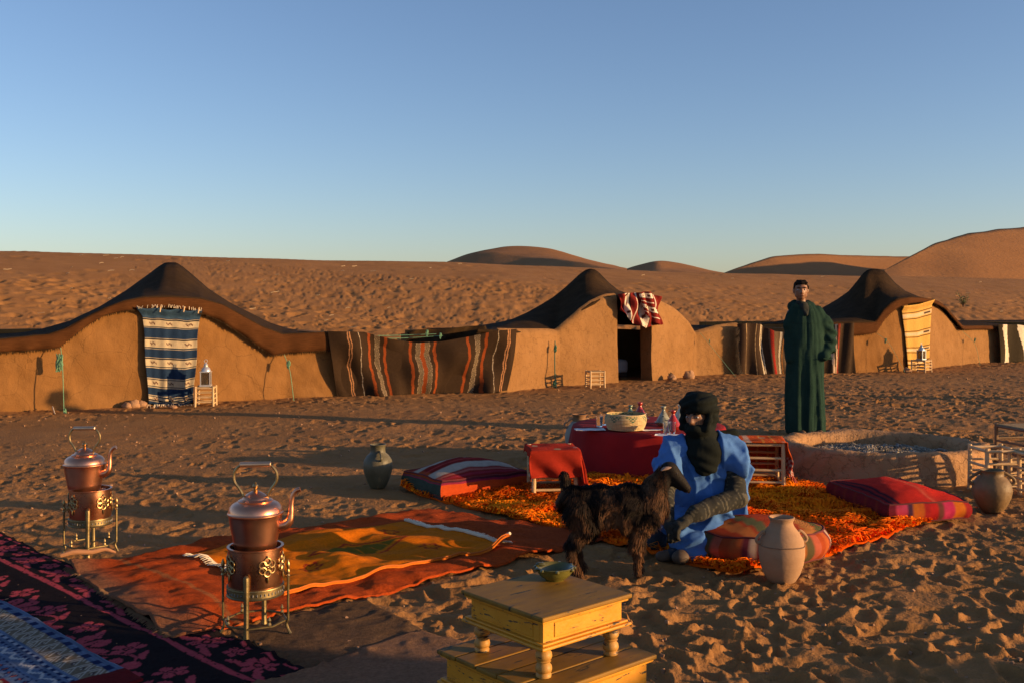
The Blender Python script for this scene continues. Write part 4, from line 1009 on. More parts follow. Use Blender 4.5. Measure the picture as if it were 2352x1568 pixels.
def striped1(ax, a, b):
    if ax == 0:
        x = b
        for lo, hi in ((-.62, -.28), (.20, .50)):
            if lo < x < hi: return (.42, .35, .28)
        if .56 < x < .62 or -.75 < x < -.70: return (.40, .12, .10)
        if -.12 < x < -.06 or .02 < x < .06: return (.40, .045, .04)
        if -.88 < x < -.80: return (.30, .03, .05)
        if a < -.9: return (.36, .06, .02)
        return (.20, .015, .013)
    if ax == 1:
        if b > .55: return (.25, .025, .06) if b < .8 else (.07, .02, .04)
        return (.52, .075, .018) if b > -.8 else (.25, .03, .04)
    if ax == 4:
        if b > .78: return (.36, .06, .02)
        if .60 < b < .68 or -.72 < b < -.62: return (.30, .04, .07)
        return (.055, .075, .060)
    return (.3, .04, .02)
c = G(1062, 1118, 0); c = Vector((-.37, 7.98, 0)); c.z = gz(c.x, c.y)+.01
cushion('floor_cushion', 'striped dark red floor cushion with pale stripes and green side, beside the olive vase', 'cushion', c, R(33), (.78, .62, .15), striped1, .65, side=.05, piping=M_pipe, group='square floor cushions')
def red2(ax, a, b):
    if ax == 0:
        if a < -.70: return (.012, .012, .022) if (a > -.80 or a < -.84) and a > -.93 else (.28, .02, .02)
        g = .08*math.exp(-((a-.15)/.05)**2)+.03*math.exp(-((a-.3)/.03)**2); return (.56+g, .028+g, .018+g*.5)
    if ax == 4: return (.16, .018, .022) if abs(((a*3) % 1)-.5) < .4 else (.20, .03, .02)
    seq = [(.14, .016, .03), (.44, .05, .10), (.46, .055, .12), (.07, .03, .06), (.48, .13, .02), (.42, .10, .02), (.32, .02, .022), (.42, .02, .02), (.15, .05, .04), (.50, .04, .11), (.46, .03, .10), (.55, .14, .018), (.56, .15, .02), (.38, .03, .03)]
    return seq[min(len(seq)-1, int((a+1)/2*len(seq)))]
c = Vector((2.77, 7.20, 0)); c.z = gz(c.x, c.y)+.03
cushion('floor_cushion', 'bright red floor cushion with pink and orange striped side, right on the shaggy rug', 'cushion', c, R(9), (.58, .86, .12), red2, .6, side=.06, piping=M_pipe, group='square floor cushions')
def pouf(ax, a, b):
    if ax == 0:
        x = a*.8+b*.2
        if abs(x+.5) < .12: return (.45, .14, .04)
        if abs(x+.22) < .09: return (.12, .12, .055)
        if abs(x-.45) < .10: return (.42, .17, .05)
        if abs(x-.64) < .07: return (.10, .10, .04)
        if abs(x-.78) < .03: return (.40, .22, .14)
        return (.34, .05, .02)
    seq = [(.34, .06, .02), (.42, .10, .03), (.15, .03, .04), (.45, .34, .26), (.12, .015, .02), (.20, .03, .02), (.45, .12, .03), (.40, .33, .24), (.42, .06, .02), (.45, .14, .03), (.10, .08, .04), (.42, .10, .06)]
    return seq[min(len(seq)-1, int((a+1)/2*len(seq)))]
c = Vector((1.46, 5.93, 0)); c.z = gz(c.x, c.y)+.01
cushion('floor_cushion', 'orange striped round-cornered floor cushion behind the tall pale clay jar', 'cushion', c, R(6), (.78, .56, .16), pouf, .38, round_=.62, side=.10, piping=M_pipe, group='square floor cushions')
# ================================================================== RED ROUND TABLE AND WHAT STANDS ON IT
TB = Vector((1.24, 9.05, 0)); TB.z = gz(TB.x, TB.y); TR = .67; TZ = .395
t = thing('round_table', 'low round table hidden under a dark red cloth reaching the ground', 'table', TB)
m = MB(); m.lathe([(0, TZ-.03), (TR-.02, TZ-.03), (TR-.02, TZ-.008), (0, TZ-.008)], n=48); m.build('tabletop', M_wood, t)
for k in range(4):
    a = math.pi/4+k*math.pi/2; m = MB(); m.tube([(.42*math.cos(a), .42*math.sin(a), .0), (.42*math.cos(a), .42*math.sin(a), TZ-.03)], .025, 8); m.build('leg', M_wood, t)
M_redc = M('dark_red_cotton', (.19, .008, .010), (.26, .012, .013), nscale=3, rough=.85, spec=.15, bump=(3, .3, .03), bump2=(300, .3, .002))
V = []; na = 240; rows = []
for j in range(12): rows.append(('top', j/11))
for j in range(1, 34): rows.append(('side', j/33))
for kind, q in rows:
    for k in range(na):
        a = 2*math.pi*k/na
        if kind == 'top': r_ = TR*q; z = TZ+.001*math.sin(a*7+q*9); V.append((r_*math.cos(a), r_*math.sin(a), z))
        else:
            f = .5*math.sin(a*9+.8*math.sin(a*3))+.35*math.sin(a*17+2)+.3*float(fbm(math.cos(a)*4+5, math.sin(a)*4, 2)); e = q**.8
            r_ = TR+.010+.012*math.sin(min(q*8, 1)*math.pi/2)+.055*q+(.030*f)*e; z = TZ-.008*min(1, q*8)-q*(TZ-.012-.02*abs(f)); V.append((r_*math.cos(a), r_*math.sin(a), z+.004))
o = mesh('tablecloth', V, grid_faces(len(rows), na, True), M_redc); o.location = TB; tag(o, 'dark red cloth draped over the low round table down to the ground', 'tablecloth')
def tp(u, v, z=TZ+.006):
    zz = TB.z+z; Y = (CAMH-zz)*F/(v-HV); return Vector(((u-CX)/F*Y, Y, zz))
M_straw = M('coiled_straw', attr=True, var=.2, nscale=30, rough=.85, bump=(120, .4, .004))
bk = tp(1437, 986); t = thing('basket', 'round coiled straw basket with green zigzags on the red table', 'basket', bk); bk_root = t
V = []; C_ = []; n = 96; rows = 120
for i in range(rows):
    q = i/(rows-1); z = .004+q*.138; R0 = .146+.030*math.sin(min(1, q*1.5)*math.pi/2)-.012*max(0, q-.72)/.28; co = abs(math.sin(q*13*math.pi/1.0*.5*2/2)); r_ = R0+.007*abs(math.sin(q*11*math.pi))**.6
    for k in range(n):
        a = 2*math.pi*k/n; V.append((r_*math.cos(a), r_*math.sin(a), z))
        st = .86 if (k % 2) else 1; c = np.array((.60, .45, .22))*st*(.62+.38*abs(math.sin(q*11*math.pi))**.5)  # shade of the grooves between coils is painted into the colour
        d = abs(((a/(2*math.pi)*7) % 1)-.5)*2; row = int(q*11)
        if row >= 6 and d < (.14+.17*(row-6)) and row <= 9 and int(d*6+row) % 2 == 0: c = np.array((.04, .13, .07))
        C_.append(tuple(c))
m = mesh('wall', V, grid_faces(rows, n, True), M_straw, t, col=C_)
m = MB(); m.lathe([(0, .012), (.150, .012), (.150, .02), (0, .02)], n=48); m.build('bottom', M('straw_bottom', (.4, .28, .12)), t)
m = MB(); m.lathe([(0, .118), (.05, .122), (.10, .118), (.15, .108), (.156, .100)], n=48); m.build('bread_cloth', M('bread_napkin', (.58, .42, .24), bump=(14, .6, .02)), t)
def tagine(u, v, lab, c1, c2, s=1, red=False, wear=None):
    p = tp(u, v); t = thing('tagine', lab, 'tagine', p, random.random()*3, 'small tagines on the red table', s); gl = M('tagine_glaze', c1, c2, nscale=22, rough=.18, spec=.6, wear=wear)
    m = MB(); m.lathe([(0, 0), (.045, 0), (.062, .012), (.078, .026), (.081, .032), (.076, .033), (.06, .022), (0, .01)], n=32); m.build('dish', gl, t, autos=50)
    m = MB(); m.lathe([(.068, .030), (.071, .034), (.062, .052), (.046, .078), (.030, .104), (.018, .128), (.014, .138), (.014, .145), (.021, .158), (.023, .168), (.019, .173), (.015, .170), (0, .165)], n=32); m.build('lid', gl, t, autos=60)
tagine(1524, 976, 'black and cream painted tagine just right of the straw basket', (.05, .05, .03), (.42, .42, .30), 1.0, wear=(18, .56, (.015, .02, .02), (1, 1, 2)))
tagine(1546, 986, 'red glazed tagine in front of the painted ones', (.26, .02, .016), (.34, .03, .02), .98)
tagine(1562, 972, 'cream tagine with dark patterns nearest the seated man', (.36, .34, .24), (.48, .46, .36), 1.0, wear=(16, .58, (.02, .05, .03), (1, 1, 2)))
tagine(1470, 968, 'red glazed tagine standing behind the straw basket', (.28, .022, .018), (.36, .035, .024), 1.05)
tagine(1448, 968, 'green topped tagine half hidden behind the straw basket', (.06, .11, .08), (.20, .26, .16), .9)
M_glass = bpy.data.materials.new('clear_glass'); M_glass.use_nodes = True; b_ = M_glass.node_tree.nodes['Principled BSDF']; b_.inputs['Transmission Weight'].default_value = 1; b_.inputs['Roughness'].default_value = .03; b_.inputs['IOR'].default_value = 1.45
M_nap = M('white_paper', (.62, .62, .62), (.70, .70, .70), rough=.8)
def glass(u, v, lab):
    p = tp(u, v, TZ+.010); m = MB(); m.lathe([(0, 0), (.024, 0), (.026, .004), (.032, .09), (.0335, .095), (.0310, .095), (.0235, .012), (0, .010)], n=24); o = m.build('tea_glass', M_glass); o.location = p; tag(o, lab, 'glass', 'clear tea glasses on the red table')
glass(1377, 979, 'clear glass left of the straw basket, the front one of a pair'); glass(1386, 975, 'clear glass left of the straw basket, the rear one touching the basket')
glass(1531, 996, 'clear glass on a white napkin in front of the tagines, left one'); glass(1544, 994, 'clear glass on a white napkin in front of the tagines, right one'); glass(1478, 972, 'clear glass between the red tagine and the basket')
def napkin(u, v, rz, lab, s=(.16, .11)):
    p = tp(u, v, TZ+.006); V = []; n = 9
    for i in range(n):
        for j in range(n): x, y = (i/(n-1)-.5)*s[0], (j/(n-1)-.5)*s[1]; V.append((x, y, .0035+.003*abs(math.sin(x*30+y*21))))
    V2 = V+[(x, y, z-.003) for x, y, z in V]; g = grid_faces(n, n).tolist(); Fc = [tuple(f) for f in g]+[tuple(i+n*n for i in f[::-1]) for f in g]
    bd = [i for i in range(n)]+[i*n+n-1 for i in range(1, n)]+[(n-1)*n+i for i in range(n-2, -1, -1)]+[i*n for i in range(n-2, 0, -1)]
    Fc += [(bd[k], bd[(k+1) % len(bd)], bd[(k+1) % len(bd)]+n*n, bd[k]+n*n) for k in range(len(bd))]
    o = mesh('napkin', V2, Fc, M_nap); o.location = p; o.rotation_euler.z = rz; tag(o, lab, 'napkin', 'white napkins on the red table')
napkin(1355, 986, .1, 'white napkin at the left edge of the red table', (.26, .13)); napkin(1538, 999, -.2, 'white napkin under the two glasses near the seated man', (.24, .12)); napkin(1500, 987, .3, 'white napkin between the straw basket and the black tagine', (.2, .06))

# ================================================================== STOOLS
def gp(u, Y, dz=0): X = (u-CX)/F*Y; return Vector((X, Y, gz(X, Y)+dz))
M_pole = M('peeled_pole_wood', (.42, .27, .12), (.56, .38, .20), nscale=12, rough=.6, bump=(60, .3, .003))
M_poleb = M('dark_pole_wood', (.10, .055, .028), (.16, .09, .045), nscale=12, rough=.7)
M_rush = M('woven_rush', (.30, .19, .08), (.42, .28, .13), nscale=40, rough=.9, wave=(60, .8, 'XY'))
def stool(label, loc, rz, S=.32, H=.36, mat=None, seat=True, rungs=3, group='low pole stools', name='stool'):
    mat = mat or M_pole; t = thing(name, label, 'stool', loc, rz, group); h = S/2-.02; rr = random.Random(int(S*1000+H*100+rz*10))
    for a in (-1, 1):
        for b in (-1, 1):
            m = MB(); m.tube([(h*a*1.03, h*b*1.03, 0), (h*a, h*b, H*.5), (h*a, h*b, H+.012)], [.016, .017, .0155], 9); m.build('leg', mat, t)
    for k in range(rungs):
        z = H*(.16+.24*k)
        for a in (-1, 1):
            m = MB(); m.tube([(h*a, -h, z), (h*a, h, z)], .0095+.002*rr.random(), 7); m.build('rung', mat, t)
            m = MB(); m.tube([(-h, h*a, z+.022), (h, h*a, z+.022)], .0095+.002*rr.random(), 7); m.build('rung', mat, t)
    for a in (-1, 1):
        m = MB(); m.tube([(h*a, -h, H-.012), (h*a, h, H-.012)], .013, 8); m.build('rail', mat, t); m = MB(); m.tube([(-h, h*a, H-.014), (h, h*a, H-.014)], .013, 8); m.build('rail', mat, t)
    if seat:
        m = MB(); m.box((0, 0, H-.004), (S-.05, S-.05, .022)); o = m.build('seat', M_rush, t, smooth=False); b = o.modifiers.new('b', 'BEVEL'); b.width = .009; b.segments = 2
    return t
def gw(u, d): return gp(u, wallY(u)-d)
p = gw(473, .42); s1 = stool('pale pole stool by the blue curtain carrying a tall lantern', p, .12, .29, .285)
lp = p+Vector((0, 0, .292))
M_tin = M('white_tin', (.50, .50, .50), (.66, .66, .66), nscale=12, rough=.30, metal=.6)
M_pane = bpy.data.materials.new('lantern_glass'); M_pane.use_nodes = True; b_ = M_pane.node_tree.nodes['Principled BSDF']; b_.inputs['Base Color'].default_value = (.35, .3, .22, 1); b_.inputs['Transmission Weight'].default_value = .9; b_.inputs['Roughness'].default_value = .12
def lantern(label, loc, rz, s=1, mat=None):
    mat = mat or M_tin; t = thing('lantern', label, 'lantern', loc, rz, 'tin lanterns on stools', s); w_ = .062
    m = MB(); m.box((0, 0, .012), (.15, .15, .024)); o = m.build('base', mat, t, False)
    for a in (-1, 1):
        for b in (-1, 1): m = MB(); m.box((w_*a, w_*b, .11), (.014, .014, .176)); m.build('post', mat, t, False)
    for k in range(4):
        rot = Matrix.Rotation(k*math.pi/2, 3, 'Z'); m = MB(); m.box(rot @ Vector((0, -w_, .11)), (.108, .003, .172), rot); m.build('pane', M_pane, t, False)
    m = MB(); m.box((0, 0, .203), (.15, .15, .014)); m.build('top_plate', mat, t, False)
    m = MB(); m.lathe([(.070, .211), (.068, .225), (.056, .25), (.036, .27), (.028, .275), (.028, .292), (.034, .296), (.020, .315), (.008, .328), (0, .332)], n=20); m.build('dome', mat, t, autos=50)
    m = MB(); m.tube([(.022*math.cos(a), 0, .35+.022*math.sin(a)) for a in np.linspace(-.5*math.pi, 1.5*math.pi, 16)], .004, 6, False); m.build('ring', mat, t)
    m = MB(); m.lathe([(0, .024), (.025, .024), (.025, .09), (0, .092)], n=14); m.build('candle', M_cream, t)
    return t
lantern('bright white tin lantern on the stool by the blue curtain', lp, .15, 1.05)
p = gw(1367, .75); stool('bare pale stool standing before the cracked wall left of the open doorway', p, .25, .30, .30)
p = gw(2116, .95); stool('pale stool with a lantern in front of the yellow curtain', p, .75, .34, .27)
lantern('bluish tin lantern on the stool before the yellow curtain', p+Vector((0, 0, .278)), .6, 1.0, M('blue_tin', (.22, .34, .44), (.5, .55, .58), nscale=9, rough=.35, metal=.5))
sb = gp(1268, 7.72); stool('low pale stool under the red blanket, left of the red table', sb, .10, .36, .375)
sc_ = gp(1742, 8.05); stool('low pale stool under the orange striped blanket behind the seated man', sc_, -.12, .38, .395)
sd1 = gp(2283, 7.95); stool('seatless pale pole stool behind the olive jug at the right', sd1, .06, .30, .37, seat=False)
sd2 = gp(2392, 7.75); stool('pale rush stool cut off by the right edge of the photo', sd2, .1, .36, .35)
sd3 = gp(2372, 8.9); stool('dark brown stool behind the pale ones at the right edge', sd3, .2, .46, .40, mat=M_poleb)
m = MB(); m.ball((0, 0, .02), (.035, .03, .022), 7); o = m.build('stone', M_stone); o.location = sd2+Vector((-.08, -.03, .355)); tag(o, 'small reddish stone on the seat of the stool at the right edge', 'stone')
# blankets over the two stools: draped grids
def drape(name, label, loc, rz, S, H, ext, drop, colf, seed, group=None):
    """cloth lying on a stool top and hanging over its edges"""
    n = 70; V = []; C_ = []; hx0, hx1, hy0, hy1 = ext
    for i in range(n):
        for j in range(n):
            a = lerp(-hx0, hx1, i/(n-1)); b = lerp(-hy0, hy1, j/(n-1)); h = S/2+.012
            ox = max(0, abs(a)-h); oy = max(0, abs(b)-h); x = math.copysign(min(abs(a), h), a); y = math.copysign(min(abs(b), h), b); d = math.hypot(ox, oy)
            if ox: x += math.copysign(ox*.16, a)
            if oy: y += math.copysign(oy*.16, b)
            fx = .018*math.sin((a+b)*26+seed)*min(1, d*6); 
            if ox > oy: x += fx
            else: y += fx
            z = H+.012-max(ox, oy)*.97-.25*min(ox, oy)*1+.006*math.sin(a*20+seed)*math.sin(b*17)
            V.append((x, y, max(z, .02))); C_.append(colf(i/(n-1), j/(n-1)))
    o = mesh(name, V, grid_faces(n, n), M_cl, col=C_); s_ = o.modifiers.new('t', 'SOLIDIFY'); s_.thickness = .007; s_.offset = 1
    o.location = loc; o.rotation_euler.z = rz; tag(o, label, 'blanket', group); return o
def redd(s, t):
    if t > .40 and t < .62 and s > .45 and ((abs(((s*13+t*5) % 1)-.5) < .12 and abs(t-.47) < .03) or (abs(t-.58-.02*math.sin(s*60)) < .008)): return (.45, .30, .26)
    return (.33, .028, .014)
drape('blanket', 'red embroidered blanket draped over the low stool left of the table', sb, .10, .36, .375, (.24, .62, .40, .25), .2, redd, 1)
def ord_(s, t):
    if abs(s-.42) < .022: return (.62, .48, .36) if (t*40) % 1 < .55 else (.30, .05, .02)
    if abs(s-.30) < .010 or abs(s-.54) < .010 or abs(s-.62) < .008: return (.60, .22, .04)
    if s > .86: return (.40, .30, .26) if (int(t*22)+int(s*40)) % 2 == 0 else (.28, .03, .02)
    return (.48, .075, .014)
o = drape('blanket', 'bright orange striped blanket draped over the stool behind the seated man', sc_, -.12, .38, .395, (.52, .48, .20, .50), .2, ord_, 4)
m = MB(); rr = random.Random(2)
for k in range(40):
    y = rr.uniform(-.2, .2); m.tube([(.245, y, .395-.26), (.26+rr.uniform(-.01, .02), y+rr.uniform(-.01, .01), .395-.26-rr.uniform(.03, .055))], .004, 4)
f = m.build('fringe', M('red_fringe', (.35, .06, .03)), o); f['kind'] = 'stuff'

# ================================================================== FIRE PIT
fp = Vector((3.30, 8.92, 0)); fp.z = gz(fp.x, fp.y)
t = thing('fire_pit', 'round mud fire pit full of grey ash behind the red cushion', 'fire pit', fp)
V = []; na = 220; prof = []
for k in range(10): prof.append((.90+.02-.035*(k/9), .24*k/9))
prof += [(.875, .262), (.84, .275), (.79, .274), (.75, .258), (.735, .235), (.73, .18), (.73, .12), (.74, .06)]
for (r_, z) in prof:
    for k in range(na):
        a = 2*math.pi*k/na; n = float(fbm(math.cos(a)*3.2+r_*2, math.sin(a)*3.2+z*4, 4)); n2 = float(fbm(math.cos(a)*12+3, math.sin(a)*12+z*14, 3))
        lump = .05*float(fbm(math.cos(a)*1.6+9, math.sin(a)*1.6, 2))
        rr_ = r_*(1+.05*n)+.016*n2+.02*lump; V.append((rr_*math.cos(a)*1.0, rr_*math.sin(a)*.86, z*(1+.5*lump*2)+.03*n*(z > .1)+.012*n2*(z > .1)-.05*(z == 0)))
mesh('rim', V, grid_faces(len(prof), na, True), M('fire_pit_mud', (.29, .16, .075), (.38, .22, .115), nscale=3, rough=.95, spec=.08, bump=(9, .6, .03), bump2=(50, .6, .01), crack=(8, .05, .35)), t)
V = []; g = 110; 
for i in range(g):
    for j in range(g):
        x = (i/(g-1)-.5)*1.56; y = (j/(g-1)-.5)*1.36
        r_ = math.hypot(x/.78, y/.68)
        if r_ > 1: x, y = x/r_, y/r_
        V.append((x, y, .12+.075*(1-min(1, r_)**2)+.05*float(fbm(x*4, y*4+3, 3))+.018*float(fbm(x*20, y*20, 2))))
mesh('ash_bed', V, grid_faces(g, g), M('wood_ash', (.08, .068, .055), (.34, .295, .24), nscale=9, rough=.97, spec=.05, bump=(30, .8, .02)), t)
m = MB(); rr = random.Random(12)
for k in range(2600):
    a = rr.random()*6.283; q = rr.random()**.6*.70; x, y = q*math.cos(a), q*math.sin(a)*.84
    if float(fbm(np.array(x*3+4), np.array(y*3), 2)) < -.22: continue
    s_ = rr.uniform(.004, .013); z = .13+.075*(1-(q/.76)**2)+.05*float(fbm(x*4, y*4+3, 3))+s_*.5
    m.box((x, y, z), (s_*rr.uniform(1, 2.6), s_*rr.uniform(.5, 1.3), s_*.6), Matrix.Rotation(rr.random()*6, 3, (rr.random(), rr.random(), 1)))
f = m.build('ash_flakes', M('ash_flakes', (.05, .045, .035), (.55, .47, .36), nscale=7, rough=.95), t, False); f['kind'] = 'stuff'
for k, (x, y, a, L) in enumerate(((-.52, -.45, .5, .16), (-.1, -.52, -.2, .12), (.2, .1, 1.2, .14), (.45, -.2, .2, .12), (.05, .02, 2.2, .1))):
    m = MB(); m.tube(catmull([(-L/2, 0, 0), (0, .01, .012), (L/2, -.008, 0)], 8), [.009, .013, .007], 6); o = m.build('charred_stick', M_coal, t); o.location = (x, y, .215); o.rotation_euler.z = a

# small stones and clods scattered on the sand: nobody could count them
m = MB(); rr = random.Random(77)
for k in range(1300):
    Y = 3.2*(9)**(rr.random()); u = rr.uniform(-150, 2500); X = (u-CX)/F*Y; wd = (X-A0.x)*TN.x+(Y-A0.y)*TN.y
    if wd > -.1: continue
    s_ = rr.uniform(.003, .011)*(1+Y*.05); z = gz(X, Y)+s_*.3; m.box((X, Y, z), (s_*1.5, s_, s_), Matrix.Rotation(rr.random()*6, 3, (rr.random(), rr.random(), 1)))
o = m.build('gravel', M('pebbles', (.20, .095, .045), (.34, .20, .11), nscale=.8, rough=.9), None, False); tag(o, kind='stuff')
# dry straw bits lying on the slope
m = MB()
for k in range(90):
    s_ = rr.uniform(.15, .96); u = rr.uniform(-60, 2400) if k > 50 else rr.uniform(-60, 1000)
    kx = (u-CX)/F; Yc = (WC*s_+A0.x*TN.x+A0.y*TN.y)/(kx*TN.x+TN.y); X = kx*Yc
    if Yc < 20 and False: continue
    z = gz(X, Yc)+.03; a = rr.uniform(-.6, .6); L = rr.uniform(.06, .2)
    m.tube(catmull([(X-L/2*math.cos(a), Yc-L/2*math.sin(a), z), (X, Yc, z+.03*rr.random()), (X+L/2*math.cos(a), Yc+L/2*math.sin(a), z+.02)], 5), .007, 4)
o = m.build('dry_straw', M('dry_straw', (.55, .42, .25), rough=.8)); tag(o, kind='stuff')
# shrub on the slope at the right
kx = (2212-CX)/F; d_ = 9.5; Yc = (d_+A0.x*TN.x+A0.y*TN.y)/(kx*TN.x+TN.y); bp_ = Vector((kx*Yc, Yc, gz(kx*Yc, Yc)))
t = thing('shrub', 'small green desert shrub growing on the slope above the right tent', 'shrub', bp_)
m = MB(); lf = MB(); rr = random.Random(4)
for k in range(13):
    a = rr.random()*6.28; h = rr.uniform(.25, .58); e = Vector((math.cos(a)*.28*rr.random()**.5, math.sin(a)*.25, h)); q = catmull([(0, 0, 0), (e.x*.3, e.y*.3, h*.5), e], 8); m.tube(q, [.010, .004], 5)
    m.build('stem', M_poleb, t); m = MB()
    for j in range(26):
        p = q[rr.randint(3, 7)]+Vector((rr.uniform(-.07, .07), rr.uniform(-.07, .07), rr.uniform(-.05, .06))); d = Vector((rr.uniform(-1, 1), rr.uniform(-1, 1), rr.uniform(-.2, 1))).normalized()*.055; s_ = d.cross(Vector((0, .3, 1))).normalized()*.017
        lf.add([p, p+d*.5+s_, p+d, p+d*.5-s_], [(0, 1, 2, 3)])
f = lf.build('foliage', M('grey_green_leaves', (.07, .11, .03), (.14, .19, .07), rough=.6), t, False); f['kind'] = 'stuff'

# ================================================================== unseen shadow casters added beyond the right edge
V = []; pr = [(-3, 1.55), (.5, 1.56), (.98, 1.56), (1.06, 1.86), (1.2, 1.93), (1.33, 1.85), (1.42, 1.30), (1.7, 1.22), (2.1, 1.12), (2.3, .9), (2.42, .05)]  # added wall: heights shaped so its shadow falls over rugs and tables
ny = 60; 
for i in range(ny):
    y = lerp(-3, 2.42, i/(ny-1)); h = interp(y, pr)+.02*float(fbm(y*3, 1.0, 3)); 
    for (dx, z) in ((0, -.1), (.0, h*.5), (.03, h-.03), (.1, h), (.25, h), (.32, h-.03), (.35, h*.5), (.35, -.1)): V.append((9+dx+.02*float(fbm(y*2, z*2, 2)), y, z))
Fc = [tuple(f) for f in grid_faces(ny, 8).tolist()]+[tuple(range(8))[::-1], tuple(range((ny-1)*8, ny*8))]
o = mesh('added_shade_wall', V, Fc, M_mud); tag(o, 'unseen mud wall with a raised post, added beyond the right edge to cast shade', 'wall')
m = MB(); m.lathe([(.17, -.1), (.16, .4), (.15, 1.1), (.12, 1.22), (.14, 1.3), (.10, 1.42), (0, 1.45)], n=16); o = m.build('added_shade_pillar', M_mud); o.location = (13.2, 14.0, 0); tag(o, 'unseen rounded mud pillar, added beyond the right edge to cast a long shadow', 'pillar')  # added only for its long shadow across the far sand
# ================================================================== PEOPLE AND GOAT
M_skin = M('skin', (.165, .078, .042), (.23, .112, .062), nscale=6, rough=.5, spec=.35)
M_hair = M('black_hair', (.010, .008, .007), rough=.9, spec=.1, bump=(160, .6, .004))
M_eye = M('eye_white', (.55, .52, .48), rough=.2); M_iris = M('dark_iris', (.02, .012, .008), rough=.1)
def to_obj(name, VNF, mat, parent, disp=None, colf=None, cut=None):
    V, N, Fc = VNF
    if disp is not None: V = disp(V, N)
    c = colf(V) if colf else None
    return mesh(name, V, Fc, mat, parent, True, col=c)
# ---- standing man
MANP = Vector((3.345, 11.30, 0)); MANP.z = gz(MANP.x, MANP.y)
man = thing('person', 'man standing in a long dark green hooded robe, hands in pockets, behind the fire pit', 'person', MANP, .06)
HC = Vector((-.072, -.01, 1.628))
def head_shapes(c, f, r, u, s=1.0):
    P = lambda a, b, d: c+(r*a+f*b+u*d)*s
    Rm = Matrix((r, f, u)).transposed()
    return [('e', P(0, -.012, .035), (.074*s, .092*s, .080*s), Rm), ('e', P(0, .022, -.015), (.062*s, .070*s, .085*s), Rm), ('e', P(0, .045, -.068), (.036*s, .040*s, .032*s), Rm),
            ('c', P(-.040, .02, -.05), .028*s, P(.040, .02, -.05), .028*s), ('c', P(0, .086, .018), .010*s, P(0, .106, -.018), .014*s), ('c', P(-.012, .094, -.022), .009*s, P(.012, .094, -.022), .009*s),
            ('c', P(-.034, .074, .028), .012*s, P(.034, .074, .028), .012*s), ('c', P(-.018, .084, -.045), .009*s, P(.018, .084, -.045), .009*s), ('c', P(-.042, .055, -.005), .018*s, P(.042, .055, -.005), .018*s),
            ('e', P(-.076, -.002, -.002), (.009*s, .018*s, .032*s), Rm), ('e', P(.076, -.002, -.002), (.009*s, .018*s, .032*s), Rm)]
def face_parts(c, f, r, u, parent, s=1.0, mouth=True):
    P = lambda a, b, d: c+(r*a+f*b+u*d)*s
    for sg in (-1, 1):
        m = MB(); m.ball(P(.031*sg, .077, .010), (.0125*s, .009*s, .006*s), 8, Matrix((r, f, u)).transposed()); m.build('eye', M_eye, parent)
        m = MB(); m.ball(P(.031*sg, .0835, .010), (.0055*s, .004*s, .0055*s), 6, Matrix((r, f, u)).transposed()); m.build('iris', M_iris, parent)
        m = MB(); m.tube([P(.012*sg, .088, .028), P(.032*sg, .088, .034), P(.050*sg, .076, .028)], [.004*s, .005*s, .003*s], 6); m.build('eyebrow', M_hair, parent)
    if mouth:
        m = MB(); m.tube([P(-.024, .083, -.048), P(-.008, .0935, -.045), (P(.008, .0935, -.045)), P(.024, .083, -.048)], [.002, .0045, .0045, .002], 6); m.build('lips', M('lips', (.26, .09, .06), rough=.5), parent)
f_ = Vector((-.22, -.97, -.02)).normalized(); u_ = Vector((0, 0, 1)); u_ = (u_-f_*u_.dot(f_)).normalized(); r_v = f_.cross(u_)
body = head_shapes(HC, f_, r_v, u_, 1.05)
body += [('c', HC+Vector((.008, .03, -.07)), .050, Vector((-.045, .03, 1.42)), .058), ('e', (-.01, .03, 1.20), (.17, .10, .24)), ('e', (-.01, .03, .95), (.15, .10, .15)), ('c', (-.17, .03, 1.37), .05, (.16, .03, 1.37), .05)]
for sg, sh, el, wr in ((-1, (-.17, .03, 1.36), (-.185, .06, 1.10), (-.13, .0, .90)), (1, (.18, .03, 1.36), (.255, .05, 1.08), (.15, -.09, .88))):
    body += [('c', sh, .048, el, .038), ('c', el, .037, wr, .028), ('e', wr, (.030, .028, .035))]
    body += [('c', (.085*sg, .03, .92), .075, (.10*sg, .02, .50), .05), ('c', (.10*sg, .02, .50), .048, (.10*sg, .03, .09), .033), ('c', (.10*sg, .03, .05), .035, (.11*sg, -.12, .035), .03)]
to_obj('body', blob(body, .0085, 4, .5), M_skin, man)
face_parts(HC, f_, r_v, u_, man, 1.05)
Rm_ = Matrix((r_v, f_, u_)).transposed()
hp = lambda a, b, d: HC+(r_v*a+f_*b+u_*d)*1.05
hair = [('e', hp(0, -.020, .050), (.081, .094, .070), Rm_), ('e', hp(0, .015, .078), (.068, .066, .040), Rm_), ('e', hp(0, -.06, -.005), (.066, .05, .06), Rm_), ('c', hp(-.050, .050, .080), .020, hp(.050, .050, .080), .020), ('c', hp(-.074, .02, .045), .010, hp(-.076, .012, .010), .006), ('c', hp(.074, .02, .045), .010, hp(.076, .012, .010), .006), ('c', hp(-.035, .035, .098), .022, hp(.035, .03, .098), .022)]
to_obj('hair', blob(hair, .007, 2, .5), M_hair, man, disp=lambda V, N: V+N*(.0035*fbm(V[:, 0]*70, V[:, 2]*70+V[:, 1]*50, 2))[:, None])
M_robe = M('green_wool_robe', (.011, .029, .023), (.020, .044, .034), nscale=5, rough=.95, spec=.04, bump=(220, .6, .003), bump2=(9, .45, .02))
rb = []
